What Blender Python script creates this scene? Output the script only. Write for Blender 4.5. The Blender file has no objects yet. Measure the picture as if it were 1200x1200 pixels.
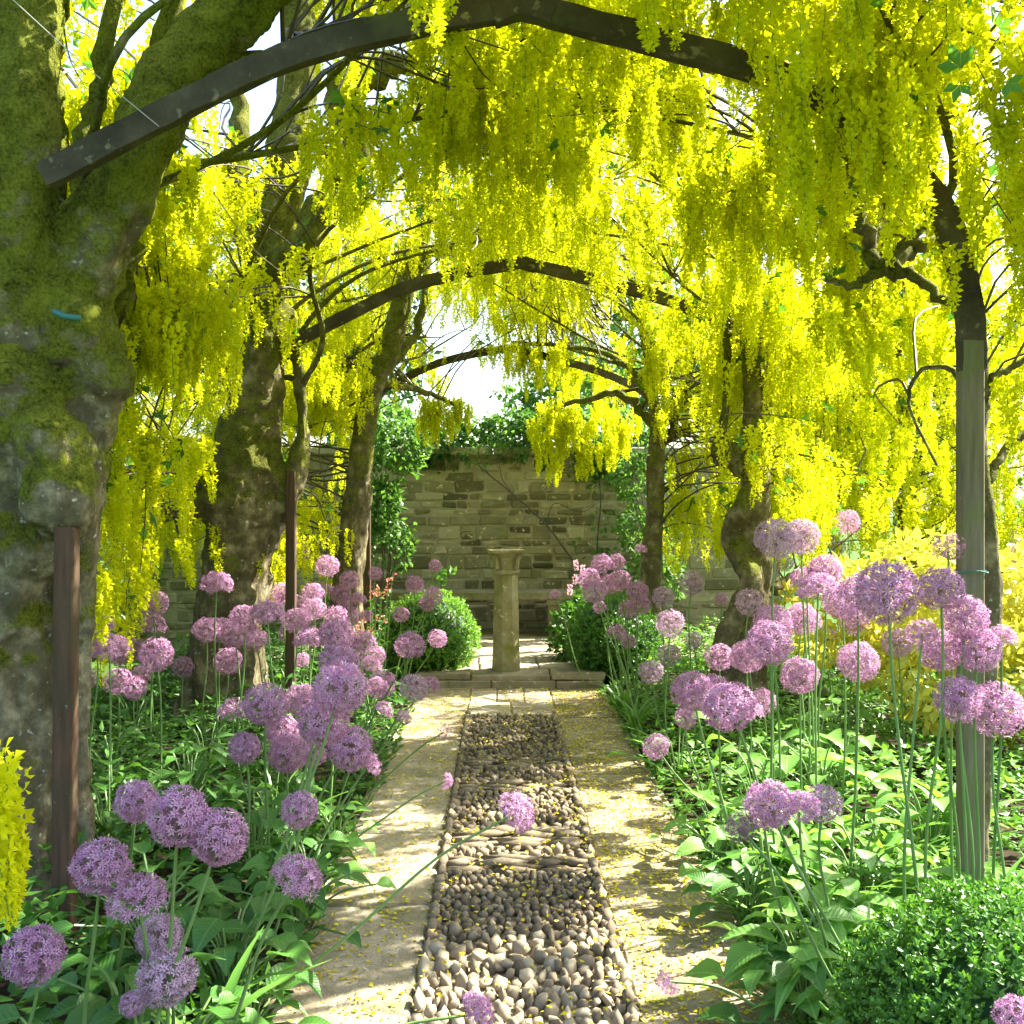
import bpy, math, random
import numpy as np
from mathutils import Vector, noise, Matrix, Quaternion

SEED = 7
random.seed(SEED)
rng = np.random.default_rng(SEED)
R = math.radians
sc = bpy.context.scene
col = sc.collection

# ------------------------------------------------------------------ camera
CX, CZ, F, VPX = -0.07, 1.5, 1200.0, 588.0
cam_d = bpy.data.cameras.new('camera')
cam_d.sensor_width = 36.0
cam_d.lens = 36.0
cam_d.clip_start = 0.05
cam_d.clip_end = 600.0
cam = bpy.data.objects.new('camera', cam_d)
col.objects.link(cam)
cam.location = (CX, 0, CZ)
cam.rotation_euler = (R(90), 0, -math.atan((600 - VPX) / F))
sc.camera = cam

# ------------------------------------------------------------------ sky, sun, exposure
SUN_EL, SUN_AZ = 45.0, 24.0        # azimuth measured from +X (right of the path) towards +Y (along the path)
w = bpy.data.worlds.new('World')
sc.world = w
w.use_nodes = True
nt = w.node_tree
bg = nt.nodes['Background']
sky = nt.nodes.new('ShaderNodeTexSky')
sky.sky_type = 'NISHITA'
sky.sun_disc = False
sky.sun_elevation = R(SUN_EL)
sky.sun_rotation = R(90 - SUN_AZ)
sky.air_density = 1.2
sky.dust_density = 2.5
nt.links.new(sky.outputs[0], bg.inputs[0])
bg.inputs[1].default_value = 0.095
sd = bpy.data.lights.new('sun', 'SUN')
sd.energy = 5.0
sd.angle = R(0.53)
sd.color = (1.0, 0.94, 0.82)
sun = bpy.data.objects.new('sun', sd)
col.objects.link(sun)
sv = Vector((math.cos(R(SUN_EL)) * math.cos(R(SUN_AZ)), math.cos(R(SUN_EL)) * math.sin(R(SUN_AZ)), math.sin(R(SUN_EL))))
sun.rotation_euler = sv.to_track_quat('Z', 'Y').to_euler()
sun.location = (20, 9, 25)
sc.view_settings.view_transform = 'Standard'
sc.view_settings.look = 'None'
sc.view_settings.gamma = 1.0
sc.view_settings.exposure = 2.5
sc.view_settings.use_curve_mapping = False
cy = sc.cycles
cy.max_bounces = 7
cy.diffuse_bounces = 4
cy.glossy_bounces = 2
cy.transmission_bounces = 5
cy.transparent_max_bounces = 6
cy.use_denoising = True
cy.caustics_reflective = False
cy.caustics_refractive = False
cy.sample_clamp_indirect = 8.0

# ------------------------------------------------------------------ helpers
def P(px, py, d):
    """a point d metres along the path that the photograph shows at pixel (px, py)"""
    return np.array([CX + (px - VPX) / F * d, d, CZ - (py - 600) / F * d])

def tag(o, label=None, cat=None, group=None, kind=None):
    if label: o['label'] = label
    if cat: o['category'] = cat
    if group: o['group'] = group
    if kind: o['kind'] = kind
    return o

def empty(name, loc, label=None, cat=None, group=None, rz=0.0):
    o = bpy.data.objects.new(name, None)
    o.empty_display_size = 0.1
    col.objects.link(o)
    o.location = [float(v) for v in loc]
    o.rotation_euler = (0, 0, rz)
    return tag(o, label, cat, group)

def mesh(name, chunks, mats, smooth=False):
    """chunks: (V, F, material index, var) with F an (m,3) or (m,4) array"""
    vs, loops, starts, totals, mi, var = [], [], [], [], [], []
    off = ls = 0
    for V, Fc, m, vr in chunks:
        V = np.asarray(V, dtype=np.float32).reshape(-1, 3)
        Fc = np.asarray(Fc, dtype=np.int32)
        k = Fc.shape[1]
        n = Fc.shape[0]
        vs.append(V)
        loops.append((Fc + off).ravel())
        starts.append(ls + np.arange(n, dtype=np.int32) * k)
        totals.append(np.full(n, k, dtype=np.int32))
        mi.append(np.full(n, m, dtype=np.int32))
        var.append(np.broadcast_to(np.asarray(vr, dtype=np.float32), (len(V),)))
        off += len(V)
        ls += n * k
    V = np.concatenate(vs); L = np.concatenate(loops)
    me = bpy.data.meshes.new(name)
    me.vertices.add(len(V)); me.vertices.foreach_set('co', V.ravel())
    me.loops.add(len(L)); me.loops.foreach_set('vertex_index', L)
    S = np.concatenate(starts); T = np.concatenate(totals)
    me.polygons.add(len(S)); me.polygons.foreach_set('loop_start', S); me.polygons.foreach_set('loop_total', T)
    me.polygons.foreach_set('material_index', np.concatenate(mi))
    me.polygons.foreach_set('use_smooth', np.full(len(S), smooth, dtype=bool))
    a = me.attributes.new('var', 'FLOAT', 'POINT')
    a.data.foreach_set('value', np.concatenate(var).astype(np.float32))
    for m in mats: me.materials.append(m)
    me.update(calc_edges=True)
    me.validate()
    return me

def obj(name, me, parent=None, loc=(0, 0, 0), rot=(0, 0, 0), scale=None):
    o = bpy.data.objects.new(name, me)
    col.objects.link(o)
    o.location = [float(v) for v in loc]
    o.rotation_euler = rot
    if scale is not None: o.scale = scale if hasattr(scale, '__len__') else (scale,) * 3
    if parent is not None: o.parent = parent
    return o

def rel(chunks, origin):
    o = np.asarray(origin, dtype=np.float32)
    return [(np.asarray(V) - o, Fc, m, vr) for V, Fc, m, vr in chunks]

def crom(pts, n=6):
    """Catmull-Rom through rows of pts (any width)"""
    p = np.asarray(pts, dtype=float)
    p = np.vstack([2 * p[0] - p[1], p, 2 * p[-1] - p[-2]])
    out = []
    for i in range(1, len(p) - 2):
        for t in np.linspace(0, 1, n, endpoint=False):
            a, b, c, d = p[i - 1], p[i], p[i + 1], p[i + 2]
            out.append(0.5 * ((2 * b) + (-a + c) * t + (2 * a - 5 * b + 4 * c - d) * t ** 2 + (-a + 3 * b - 3 * c + d) * t ** 3))
    out.append(p[-2])
    return np.array(out)

def tube(pts, rad, seg=8, cap=True, wob=0.0):
    p = np.asarray(pts, dtype=float)
    r = np.broadcast_to(np.asarray(rad, dtype=float), (len(p),))
    t = np.gradient(p, axis=0)
    t /= np.linalg.norm(t, axis=1, keepdims=True) + 1e-9
    ref = np.array([0.0, 0, 1]) if abs(t[0][2]) < 0.9 else np.array([0.0, 1, 0])
    u = np.cross(t[0], ref); u /= np.linalg.norm(u)
    V = []
    ang = np.linspace(0, 2 * math.pi, seg, endpoint=False)
    for i in range(len(p)):
        u = u - t[i] * np.dot(u, t[i]); u /= np.linalg.norm(u) + 1e-9
        v = np.cross(t[i], u)
        rr = r[i] * (1 + wob * rng.standard_normal(seg)) if wob else r[i]
        V.append(p[i] + (np.cos(ang) * rr)[:, None] * u + (np.sin(ang) * rr)[:, None] * v)
    V = np.vstack(V)
    n = len(p)
    i = np.arange(n - 1)[:, None] * seg; j = np.arange(seg)[None, :]; k = (np.arange(seg)[None, :] + 1) % seg
    Fq = np.stack([i + j, i + k, i + k + seg, i + j + seg], -1).reshape(-1, 4)
    if cap:
        V = np.vstack([V, p[0], p[-1]])
        a, b = n * seg, n * seg + 1
        e = (n - 1) * seg
        jj = np.arange(seg); kk = (jj + 1) % seg
        Fc = np.vstack([np.stack([np.full(seg, a), kk, jj, jj], -1)[:, :3], np.stack([np.full(seg, b), e + jj, e + kk], -1)])
        return V, Fq, Fc
    return V, Fq, None

def tube_chunks(pts, rad, seg=8, mat=0, var=0.5, cap=True, wob=0.0):
    V, Fq, Fc = tube(pts, rad, seg, cap, wob)
    c = [(V, Fq, mat, var)]
    if Fc is not None: c.append((V, Fc, mat, var))
    return c

def nrm(a):
    return a / (np.linalg.norm(a, axis=-1, keepdims=True) + 1e-9)

def kites(base, direc, side, L, W, fold=0.25, mid=0.45):
    """folded four-cornered leaves/petals; returns V (n*4,3), F (n,4)"""
    base = np.asarray(base, float); d = nrm(np.asarray(direc, float)); s = np.asarray(side, float)
    s = nrm(s - d * (s * d).sum(-1, keepdims=True))
    up = np.cross(d, s)
    L = np.broadcast_to(np.asarray(L, float), (len(base),))[:, None]; W = np.broadcast_to(np.asarray(W, float), (len(base),))[:, None]
    m = base + d * L * mid + up * W * fold
    V = np.stack([base, m - s * W * .5, base + d * L, m + s * W * .5], 1).reshape(-1, 3)
    return V, np.arange(len(base) * 4).reshape(-1, 4)

def rdir(n, zbias=0.0):
    v = rng.standard_normal((n, 3)); v[:, 2] += zbias
    return nrm(v)

def box_v(x0, x1, y0, y1, z0, z1):
    V = np.array([[x, y, z] for z in (z0, z1) for y in (y0, y1) for x in (x0, x1)], float)
    Fq = np.array([[0, 2, 3, 1], [4, 5, 7, 6], [0, 1, 5, 4], [2, 6, 7, 3], [0, 4, 6, 2], [1, 3, 7, 5]])
    return V, Fq

def bev_block(sx, sy, sz, b, jit=0.0, r=None):
    """chamfered block centred on the origin: 24 corners, front/back/side faces with slanted edges"""
    V = []; idx = {}
    r = r or random
    for ax in range(3):
        for s in (-1, 1):
            for a in (-1, 1):
                for c in (-1, 1):
                    p = [0, 0, 0]
                    o1, o2 = [k for k in range(3) if k != ax]
                    h = (sx / 2, sy / 2, sz / 2)
                    p[ax] = s * h[ax]; p[o1] = a * (h[o1] - b); p[o2] = c * (h[o2] - b)
                    sg = [0, 0, 0]; sg[ax] = s; sg[o1] = a; sg[o2] = c
                    idx[(ax, tuple(sg))] = len(V); V.append(p)
    V = np.array(V, float)
    if jit:
        cj = {}
        for (ax, sg), i in idx.items():
            if sg not in cj: cj[sg] = [r.uniform(-jit, jit) for _ in range(3)]
            V[i] += cj[sg]
    quads, tris = [], []
    for ax in range(3):
        o1, o2 = [k for k in range(3) if k != ax]
        for s in (-1, 1):
            q = []
            for a, c in ((-1, -1), (1, -1), (1, 1), (-1, 1)):
                sg = [0, 0, 0]; sg[ax] = s; sg[o1] = a; sg[o2] = c
                q.append(idx[(ax, tuple(sg))])
            quads.append(q)
    for ax in range(3):
        o1, o2 = [k for k in range(3) if k != ax]
        for a in (-1, 1):
            for c in (-1, 1):
                s0 = [0, 0, 0]; s0[ax] = -1; s0[o1] = a; s0[o2] = c
                s1 = list(s0); s1[ax] = 1
                quads.append([idx[(o1, tuple(s0))], idx[(o1, tuple(s1))], idx[(o2, tuple(s1))], idx[(o2, tuple(s0))]])
    for sg in {k[1] for k in idx}:
        tris.append([idx[(a, sg)] for a in range(3)])
    return V, np.array(quads), np.array(tris)

# ------------------------------------------------------------------ materials
class NT:
    def __init__(s, name):
        s.m = bpy.data.materials.new(name); s.m.use_nodes = True
        s.t = s.m.node_tree; s.n = s.t.nodes; s.l = s.t.links
        s.n.clear()
        s.out = s.n.new('ShaderNodeOutputMaterial')
    def add(s, typ, **kw):
        n = s.n.new(typ)
        for k, v in kw.items():
            if k.startswith('i_'): n.inputs[k[2:].replace('_', ' ')].default_value = v
            else: setattr(n, k, v)
        return n
    def link(s, a, b): s.l.new(a, b)
    def coord(s, kind='Object'): return s.add('ShaderNodeTexCoord').outputs[kind]
    def noise(s, scale, detail=4.0, rough=0.55, vec=None):
        n = s.add('ShaderNodeTexNoise'); n.inputs['Scale'].default_value = scale
        n.inputs['Detail'].default_value = detail; n.inputs['Roughness'].default_value = rough
        s.link(vec if vec is not None else s.coord(), n.inputs['Vector'])
        return n.outputs['Fac']
    def ramp(s, fac, stops):
        r = s.add('ShaderNodeValToRGB'); e = r.color_ramp.elements
        while len(e) < len(stops): e.new(0.5)
        for el, (p, c) in zip(e, stops):
            el.position = p; el.color = (*c, 1) if len(c) == 3 else c
        s.link(fac, r.inputs[0]); return r.outputs[0]
    def mix(s, fac, a, b, mode='MIX'):
        m = s.add('ShaderNodeMix', data_type='RGBA', blend_type=mode)
        for sock, v in ((m.inputs[0], fac), (m.inputs[6], a), (m.inputs[7], b)):
            if hasattr(v, 'is_linked') or hasattr(v, 'links'): s.link(v, sock)
            else: sock.default_value = v if not isinstance(v, tuple) else (*v, 1)
        return m.outputs[2]
    def math(s, op, a, b=0.0):
        m = s.add('ShaderNodeMath', operation=op)
        for sock, v in ((m.inputs[0], a), (m.inputs[1], b)):
            if hasattr(v, 'links'): s.link(v, sock)
            else: sock.default_value = v
        return m.outputs[0]
    def bump(s, h, strength=0.4, dist=0.02):
        b = s.add('ShaderNodeBump'); b.inputs['Strength'].default_value = strength; b.inputs['Distance'].default_value = dist
        s.link(h, b.inputs['Height']); return b.outputs[0]
    def bsdf(s, color, rough=0.8, normal=None, spec=0.3):
        b = s.add('ShaderNodeBsdfPrincipled')
        if hasattr(color, 'links'): s.link(color, b.inputs['Base Color'])
        else: b.inputs['Base Color'].default_value = (*color, 1)
        if hasattr(rough, 'links'): s.link(rough, b.inputs['Roughness'])
        else: b.inputs['Roughness'].default_value = rough
        b.inputs['Specular IOR Level'].default_value = spec
        if normal is not None: s.link(normal, b.inputs['Normal'])
        return b.outputs[0]
    def done(s, sh): s.link(sh, s.out.inputs[0]); return s.m

def leaf_mat(name, c0, c1, trans=0.45, tint=(1.25, 1.15, 0.6), rough=0.45, spec=0.35, obj_rand=False, bump=0.0, vein=False):
    t = NT(name)
    a = t.add('ShaderNodeAttribute', attribute_name='var').outputs['Fac']
    if obj_rand:
        o = t.add('ShaderNodeObjectInfo').outputs['Random']
        a = t.math('ADD', t.math('MULTIPLY', a, 0.5), t.math('MULTIPLY', o, 0.5))
    c = t.mix(a, c0, c1)
    if bump:
        nz = t.noise(38.0, 3)
        c = t.mix(t.math('MULTIPLY', nz, 0.35), c, tuple(x * 1.5 for x in c1))
    nrml = t.bump(t.noise(60.0, 2), bump, 0.01) if bump else None
    if vein:                      # pale midrib and slanting side veins, along the leaf's own axes
        sp = t.add('ShaderNodeSeparateXYZ'); t.link(t.coord(), sp.inputs[0])
        ay = t.math('ABSOLUTE', sp.outputs[1])
        mid = t.ramp(ay, [(0.0, (1, 1, 1)), (0.022, (0, 0, 0))])
        wv = t.math('SINE', t.math('MULTIPLY', t.math('SUBTRACT', sp.outputs[0], t.math('MULTIPLY', ay, 0.75)), 62.0))
        sv_ = t.ramp(wv, [(0.80, (0, 0, 0)), (1.0, (1, 1, 1))])
        vv = t.math('MAXIMUM', mid, t.math('MULTIPLY', sv_, 0.22))
        c = t.mix(t.math('MULTIPLY', vv, 0.6), c, tuple(min(1, x * 1.9 + .03) for x in c1))
        nrml = t.bump(t.math('ADD', t.math('MULTIPLY', wv, .25), t.noise(30.0, 3)), 0.25, 0.012)
    b = t.bsdf(c, rough, nrml, spec)
    tr = t.add('ShaderNodeBsdfTranslucent')
    t.link(t.mix(1.0, c, tint, 'MULTIPLY'), tr.inputs[0])
    m = t.add('ShaderNodeMixShader'); m.inputs[0].default_value = trans
    t.link(b, m.inputs[1]); t.link(tr.outputs[0], m.inputs[2])
    return t.done(m.outputs[0])

M = {}
M['petal'] = leaf_mat('laburnum_petal', (0.57, 0.54, 0.004), (0.74, 0.72, 0.014), 0.6, (1.06, 1.18, 0.6), 0.6, 0.15)
M['raceme_stem'] = leaf_mat('raceme_stem', (0.20, 0.30, 0.03), (0.25, 0.35, 0.05), 0.2)
M['lab_leaf'] = leaf_mat('laburnum_leaf', (0.05, 0.15, 0.02), (0.10, 0.26, 0.035), 0.5)
M['allium'] = leaf_mat('allium_petal', (0.48, 0.22, 0.42), (0.72, 0.46, 0.66), 0.38, (1.05, 0.95, 1.05), 0.6, 0.2)
M['allium_pale'] = leaf_mat('allium_petal_pale', (0.50, 0.32, 0.48), (0.68, 0.50, 0.62), 0.35, (1.05, 0.95, 1.05), 0.6, 0.2)
M['allium_spent'] = leaf_mat('allium_petal_spent', (0.20, 0.10, 0.17), (0.34, 0.20, 0.26), 0.3, (1, 0.95, 1), 0.7, 0.1)
M['pedicel'] = leaf_mat('allium_pedicel', (0.22, 0.13, 0.20), (0.30, 0.24, 0.20), 0.2)
M['allium_eye'] = leaf_mat('allium_eye', (0.20, 0.16, 0.10), (0.28, 0.16, 0.22), 0.0)
M['stem'] = leaf_mat('allium_stem', (0.10, 0.20, 0.05), (0.20, 0.32, 0.10), 0.1, obj_rand=True)
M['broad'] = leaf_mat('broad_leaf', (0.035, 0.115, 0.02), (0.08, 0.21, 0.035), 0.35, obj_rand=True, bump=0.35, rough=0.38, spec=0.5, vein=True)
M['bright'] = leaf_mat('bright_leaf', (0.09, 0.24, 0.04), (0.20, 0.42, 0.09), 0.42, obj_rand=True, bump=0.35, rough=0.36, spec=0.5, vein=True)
M['strap'] = leaf_mat('strap_leaf', (0.08, 0.22, 0.03), (0.18, 0.38, 0.06), 0.4, obj_rand=True, rough=0.4)
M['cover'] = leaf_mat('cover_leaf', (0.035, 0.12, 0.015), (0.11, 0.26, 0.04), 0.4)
M['cover_sun'] = leaf_mat('sunny_cover_leaf', (0.06, 0.17, 0.02), (0.18, 0.38, 0.06), 0.42)  # cover leaf lightened, sunlight of that bed put into the colour
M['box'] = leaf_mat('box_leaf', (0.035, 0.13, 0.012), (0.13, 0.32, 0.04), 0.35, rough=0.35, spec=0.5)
M['box_sunlit'] = leaf_mat('sunlit_box_leaf', (0.08, 0.22, 0.02), (0.24, 0.46, 0.07), 0.4, rough=0.4)  # box leaf copy, lightened to paint the sun on one ball
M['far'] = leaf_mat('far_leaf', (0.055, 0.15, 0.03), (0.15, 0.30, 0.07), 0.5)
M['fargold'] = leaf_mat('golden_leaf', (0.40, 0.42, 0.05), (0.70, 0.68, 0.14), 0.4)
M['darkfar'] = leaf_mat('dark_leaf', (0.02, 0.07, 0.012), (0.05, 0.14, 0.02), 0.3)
M['orange'] = leaf_mat('orange_bract', (0.50, 0.17, 0.10), (0.62, 0.30, 0.20), 0.3, (1, 1, 1))
M['pinkspike'] = leaf_mat('pink_spike', (0.70, 0.40, 0.50), (0.80, 0.58, 0.66), 0.3, (1, 1, 1))
M['fallen'] = leaf_mat('fallen_petal', (0.54, 0.44, 0.01), (0.74, 0.66, 0.03), 0.3, (1.1, 1.1, 0.6))
M['litter'] = leaf_mat('withered_petal', (0.20, 0.13, 0.03), (0.45, 0.36, 0.06), 0.2, (1, 1, 1))
M['twig'] = leaf_mat('twig_bark', (0.05, 0.04, 0.025), (0.10, 0.085, 0.05), 0.0)

def bark(name, dark, light, moss, moss_amt, mscale=5.0):
    t = NT(name)
    co = t.coord()
    n1 = t.noise(9.0, 8, 0.65, co)
    mp = t.add('ShaderNodeMapping'); mp.inputs['Scale'].default_value = (26, 26, 5); t.link(co, mp.inputs[0])
    n2 = t.noise(1.0, 6, 0.7, mp.outputs[0])
    c = t.ramp(n1, [(0.36, tuple(x * .6 for x in dark)), (0.5, dark), (0.66, light)])
    c = t.mix(t.math('MULTIPLY', n2, 0.55), c, tuple(x * 0.35 for x in dark))
    vor = t.noise(42.0, 2, 0.5, co)
    c = t.mix(t.ramp(vor, [(0.66, (0, 0, 0)), (0.74, (1, 1, 1))]), c, (0.40, 0.40, 0.33))
    g = t.add('ShaderNodeNewGeometry')
    sep = t.add('ShaderNodeSeparateXYZ'); t.link(g.outputs['Normal'], sep.inputs[0])
    pos = t.add('ShaderNodeSeparateXYZ'); t.link(co, pos.inputs[0])
    n3 = t.noise(mscale, 5, 0.6, co)
    hgt = t.math('MULTIPLY', t.math('SUBTRACT', pos.outputs[2], 1.35), 0.16)
    f = t.math('ADD', t.math('ADD', n3, t.math('MULTIPLY', sep.outputs[2], 0.22)), hgt)
    mf = t.ramp(f, [(0.60 - moss_amt, (0, 0, 0)), (0.70 - moss_amt * .8, (1, 1, 1))])
    fine = t.noise(85.0, 4, 0.75, co)
    mcol = t.ramp(t.math('ADD', t.math('MULTIPLY', fine, .6), t.math('MULTIPLY', t.noise(11.0, 4, .6, co), .4)), [(.36, tuple(x * 0.22 for x in moss)), (.62, tuple(x * 1.5 for x in moss))])
    c = t.mix(mf, c, mcol)
    h = t.math('ADD', t.math('MULTIPLY', n2, 0.6), t.math('MULTIPLY', t.math('MULTIPLY', fine, mf), 0.9))
    return t.done(t.bsdf(c, 0.92, t.bump(h, 1.0, 0.035), 0.12))
M['bark'] = bark('mossy_bark', (0.17, 0.145, 0.085), (0.44, 0.385, 0.25), (0.19, 0.215, 0.022), 0.10)
M['bark2'] = bark('laburnum_bark', (0.15, 0.125, 0.07), (0.38, 0.325, 0.20), (0.17, 0.18, 0.03), 0.05, 3.0)

def stone(name, stops, bumpscale=30.0, moss=None, moss_lo=0.55, obj_rand=0.5, bstr=0.5, speck=True, nscale=7.0):
    t = NT(name)
    co = t.coord()
    oi = t.add('ShaderNodeObjectInfo').outputs['Random']
    a = t.add('ShaderNodeAttribute', attribute_name='var').outputs['Fac']
    ofs = t.add('ShaderNodeVectorMath', operation='ADD')
    cmb = t.add('ShaderNodeCombineXYZ'); t.link(t.math('MULTIPLY', oi, 37.0), cmb.inputs[0]); t.link(t.math('MULTIPLY', a, 19.0), cmb.inputs[1])
    t.link(co, ofs.inputs[0]); t.link(cmb.outputs[0], ofs.inputs[1])
    v = ofs.outputs[0]
    n1 = t.noise(nscale, 6, 0.6, v)
    f = t.math('ADD', t.math('MULTIPLY', n1, 1 - obj_rand), t.math('MULTIPLY', t.math('ADD', t.math('MULTIPLY', oi, 0.5), t.math('MULTIPLY', a, 0.5)), obj_rand))
    c = t.ramp(f, stops)
    fine = t.noise(90.0, 4, 0.7, v)
    c = t.mix(t.math('MULTIPLY', fine, 0.5), c, tuple(x * 0.4 for x in stops[0][1]))
    if speck:
        c = t.mix(t.ramp(t.noise(16.0, 3, 0.6, v), [(0.62, (0, 0, 0)), (0.7, (1, 1, 1))]), c, tuple(min(1, x * 1.25) for x in stops[-1][1]))
    if moss:
        c = t.mix(t.ramp(t.noise(3.2, 6, 0.65, v), [(moss_lo, (0, 0, 0)), (moss_lo + 0.16, (1, 1, 1))]), c, moss)
    h = t.math('ADD', t.noise(bumpscale, 5, 0.65, v), t.math('MULTIPLY', fine, 0.4))
    return t.done(t.bsdf(c, 0.9, t.bump(h, bstr, 0.012), 0.2))
M['slab'] = stone('paving_slab', [(0.32, (0.20, 0.16, 0.10)), (0.5, (0.37, 0.31, 0.21)), (0.72, (0.52, 0.46, 0.34))], 22, (0.15, 0.15, 0.06), 0.54, 0.3, 0.9, True, 4.0)
M['pebble'] = stone('pebble_stone', [(0.2, (0.15, 0.115, 0.075)), (0.5, (0.33, 0.27, 0.18)), (0.8, (0.55, 0.47, 0.33))], 60, None, 0.5, 0.7, 0.25, False, 14.0)
M['mortar'] = stone('path_mortar', [(0.3, (0.26, 0.215, 0.13)), (0.7, (0.46, 0.39, 0.26))], 70, (0.12, 0.13, 0.04), 0.56, 0.0, 0.7)
M['wallstone'] = stone('wall_stone', [(0.28, (0.11, 0.10, 0.055)), (0.42, (0.22, 0.20, 0.11)), (0.56, (0.36, 0.325, 0.195)), (0.72, (0.50, 0.445, 0.30))], 24, (0.15, 0.17, 0.055), 0.56, 0.7, 0.7)
M['wallmortar'] = stone('wall_mortar', [(0.3, (0.30, 0.265, 0.17)), (0.7, (0.46, 0.41, 0.28))], 50, (0.16, 0.18, 0.07), 0.6, 0.0, 0.7)
M['pillar'] = stone('pedestal_stone', [(0.25, (0.22, 0.19, 0.09)), (0.5, (0.38, 0.33, 0.18)), (0.8, (0.52, 0.47, 0.33))], 34, (0.20, 0.20, 0.045), 0.50, 0.0, 0.6)
M['bench'] = stone('bench_stone', [(0.3, (0.17, 0.155, 0.10)), (0.7, (0.34, 0.30, 0.20))], 34, (0.12, 0.14, 0.05), 0.5, 0.0, 0.6)

def soil():
    t = NT('soil')
    co = t.coord()
    c = t.ramp(t.noise(14.0, 8, 0.7, co), [(0.3, (0.022, 0.016, 0.010)), (0.7, (0.075, 0.055, 0.035))])
    return t.done(t.bsdf(c, 0.95, t.bump(t.noise(40.0, 6, 0.7, co), 0.9, 0.03), 0.1))
M['soil'] = soil()
def lawn():
    t = NT('lawn')
    co = t.coord()
    c = t.ramp(t.noise(1.2, 8, 0.7, co), [(0.3, (0.05, 0.11, 0.022)), (0.7, (0.10, 0.19, 0.04))])
    return t.done(t.bsdf(c, 0.9, t.bump(t.noise(60.0, 6, 0.7, co), 0.9, 0.05), 0.1))
M['lawn'] = lawn()
def wood(name, a, b, green):
    t = NT(name)
    co = t.coord()
    mp = t.add('ShaderNodeMapping'); mp.inputs['Scale'].default_value = (40, 40, 3); t.link(co, mp.inputs[0])
    g = t.noise(1.0, 6, 0.6, mp.outputs[0])
    c = t.ramp(g, [(0.3, a), (0.7, b)])
    c = t.mix(t.ramp(t.noise(4.0, 6, 0.65, co), [(0.48, (0, 0, 0)), (0.62, (1, 1, 1))]), c, green)
    c = t.mix(t.ramp(t.noise(30.0, 3, 0.6, co), [(0.68, (0, 0, 0)), (0.76, (1, 1, 1))]), c, (0.30, 0.30, 0.24))
    return t.done(t.bsdf(c, 0.85, t.bump(g, 0.5, 0.006), 0.2))
M['timber'] = wood('weathered_timber', (0.10, 0.085, 0.055), (0.20, 0.175, 0.12), (0.13, 0.14, 0.05))
M['barwood'] = stone('arch_bar_wood', [(0.3, (0.045, 0.038, 0.024)), (0.55, (0.085, 0.07, 0.045)), (0.8, (0.15, 0.13, 0.085))], 60, (0.075, 0.08, 0.03), 0.55, 0.0, 0.5)
M['rust'] = wood('rusty_iron', (0.05, 0.030, 0.020), (0.13, 0.075, 0.045), (0.07, 0.055, 0.03))
def plain(name, c, rough=0.6):
    t = NT(name); return t.done(t.bsdf(c, rough))
M['tie'] = plain('green_tie', (0.04, 0.15, 0.13), 0.5)
M['wire'] = plain('pale_wire', (0.35, 0.33, 0.28), 0.4)

# ------------------------------------------------------------------ ground
def grid(x0, x1, y0, y1, nx, ny, zf):
    X, Y = np.meshgrid(np.linspace(x0, x1, nx + 1), np.linspace(y0, y1, ny + 1))
    Z = zf(X, Y)
    V = np.stack([X, Y, Z], -1).reshape(-1, 3)
    i = np.arange(ny)[:, None] * (nx + 1) + np.arange(nx)[None, :]
    return V, np.stack([i, i + 1, i + nx + 2, i + nx + 1], -1).reshape(-1, 4)
V, Fq = grid(-150, 150, -60, 240, 30, 30, lambda x, y: 0 * x - 0.10)
tag(obj('ground', mesh('ground', [(V, Fq, 0, 0.5)], [M['lawn']])), kind='structure')

def bedz(x, y):
    e = np.clip((np.abs(x) - 0.78) / 0.35, 0, 1)
    return -0.03 + 0.07 * e + 0.02 * np.sin(3.1 * x + 1.7 * y) * e + 0.015 * np.sin(7 * y - 4 * x) * e
PW, SW = 0.33, 0.43          # half width of the pebble strip, width of a flanking slab row
V, Fq = grid(-3.4, -0.70, 0.6, 12.0, 40, 120, bedz)
tag(obj('planting_bed', mesh('planting_bed', [(V, Fq, 0, 0.5)], [M['soil']], True)), kind='structure')
V, Fq = grid(0.70, 3.6, 0.6, 12.0, 40, 120, bedz)
tag(obj('planting_bed', mesh('planting_bed', [(V, Fq, 0, 0.5)], [M['soil']], True)), kind='structure')

# ------------------------------------------------------------------ path
PY0, PY1 = 0.8, 8.72
V, Fq = box_v(-0.80, 0.80, PY0, PY1, -0.2, -0.012)
path = tag(obj('path', mesh('path', [(V, Fq, 0, 0.5)], [M['mortar']])), kind='structure')
rs = random.Random(3)
for s in (-1, 1):
    y = PY0
    while y < PY1 - 0.05:
        ln = min(rs.uniform(0.55, 1.05), PY1 - y)
        if PY1 - y - ln < 0.25: ln = PY1 - y
        wd = SW + rs.uniform(-0.015, 0.02)
        Vb, Q, T = bev_block(wd, ln - 0.012, 0.09, 0.008, 0.006, rs)
        x = s * (PW + 0.008 + wd / 2)
        me = mesh('slab', [(Vb, Q, 0, rs.random()), (Vb, T, 0, rs.random())], [M['slab']])
        obj('slab', me, path, (x, y + ln / 2, -0.043 + rs.uniform(-0.003, 0.003)), (rs.uniform(-.004, .004), rs.uniform(-.006, .006), rs.uniform(-.004, .004)))
        y += ln
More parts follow.
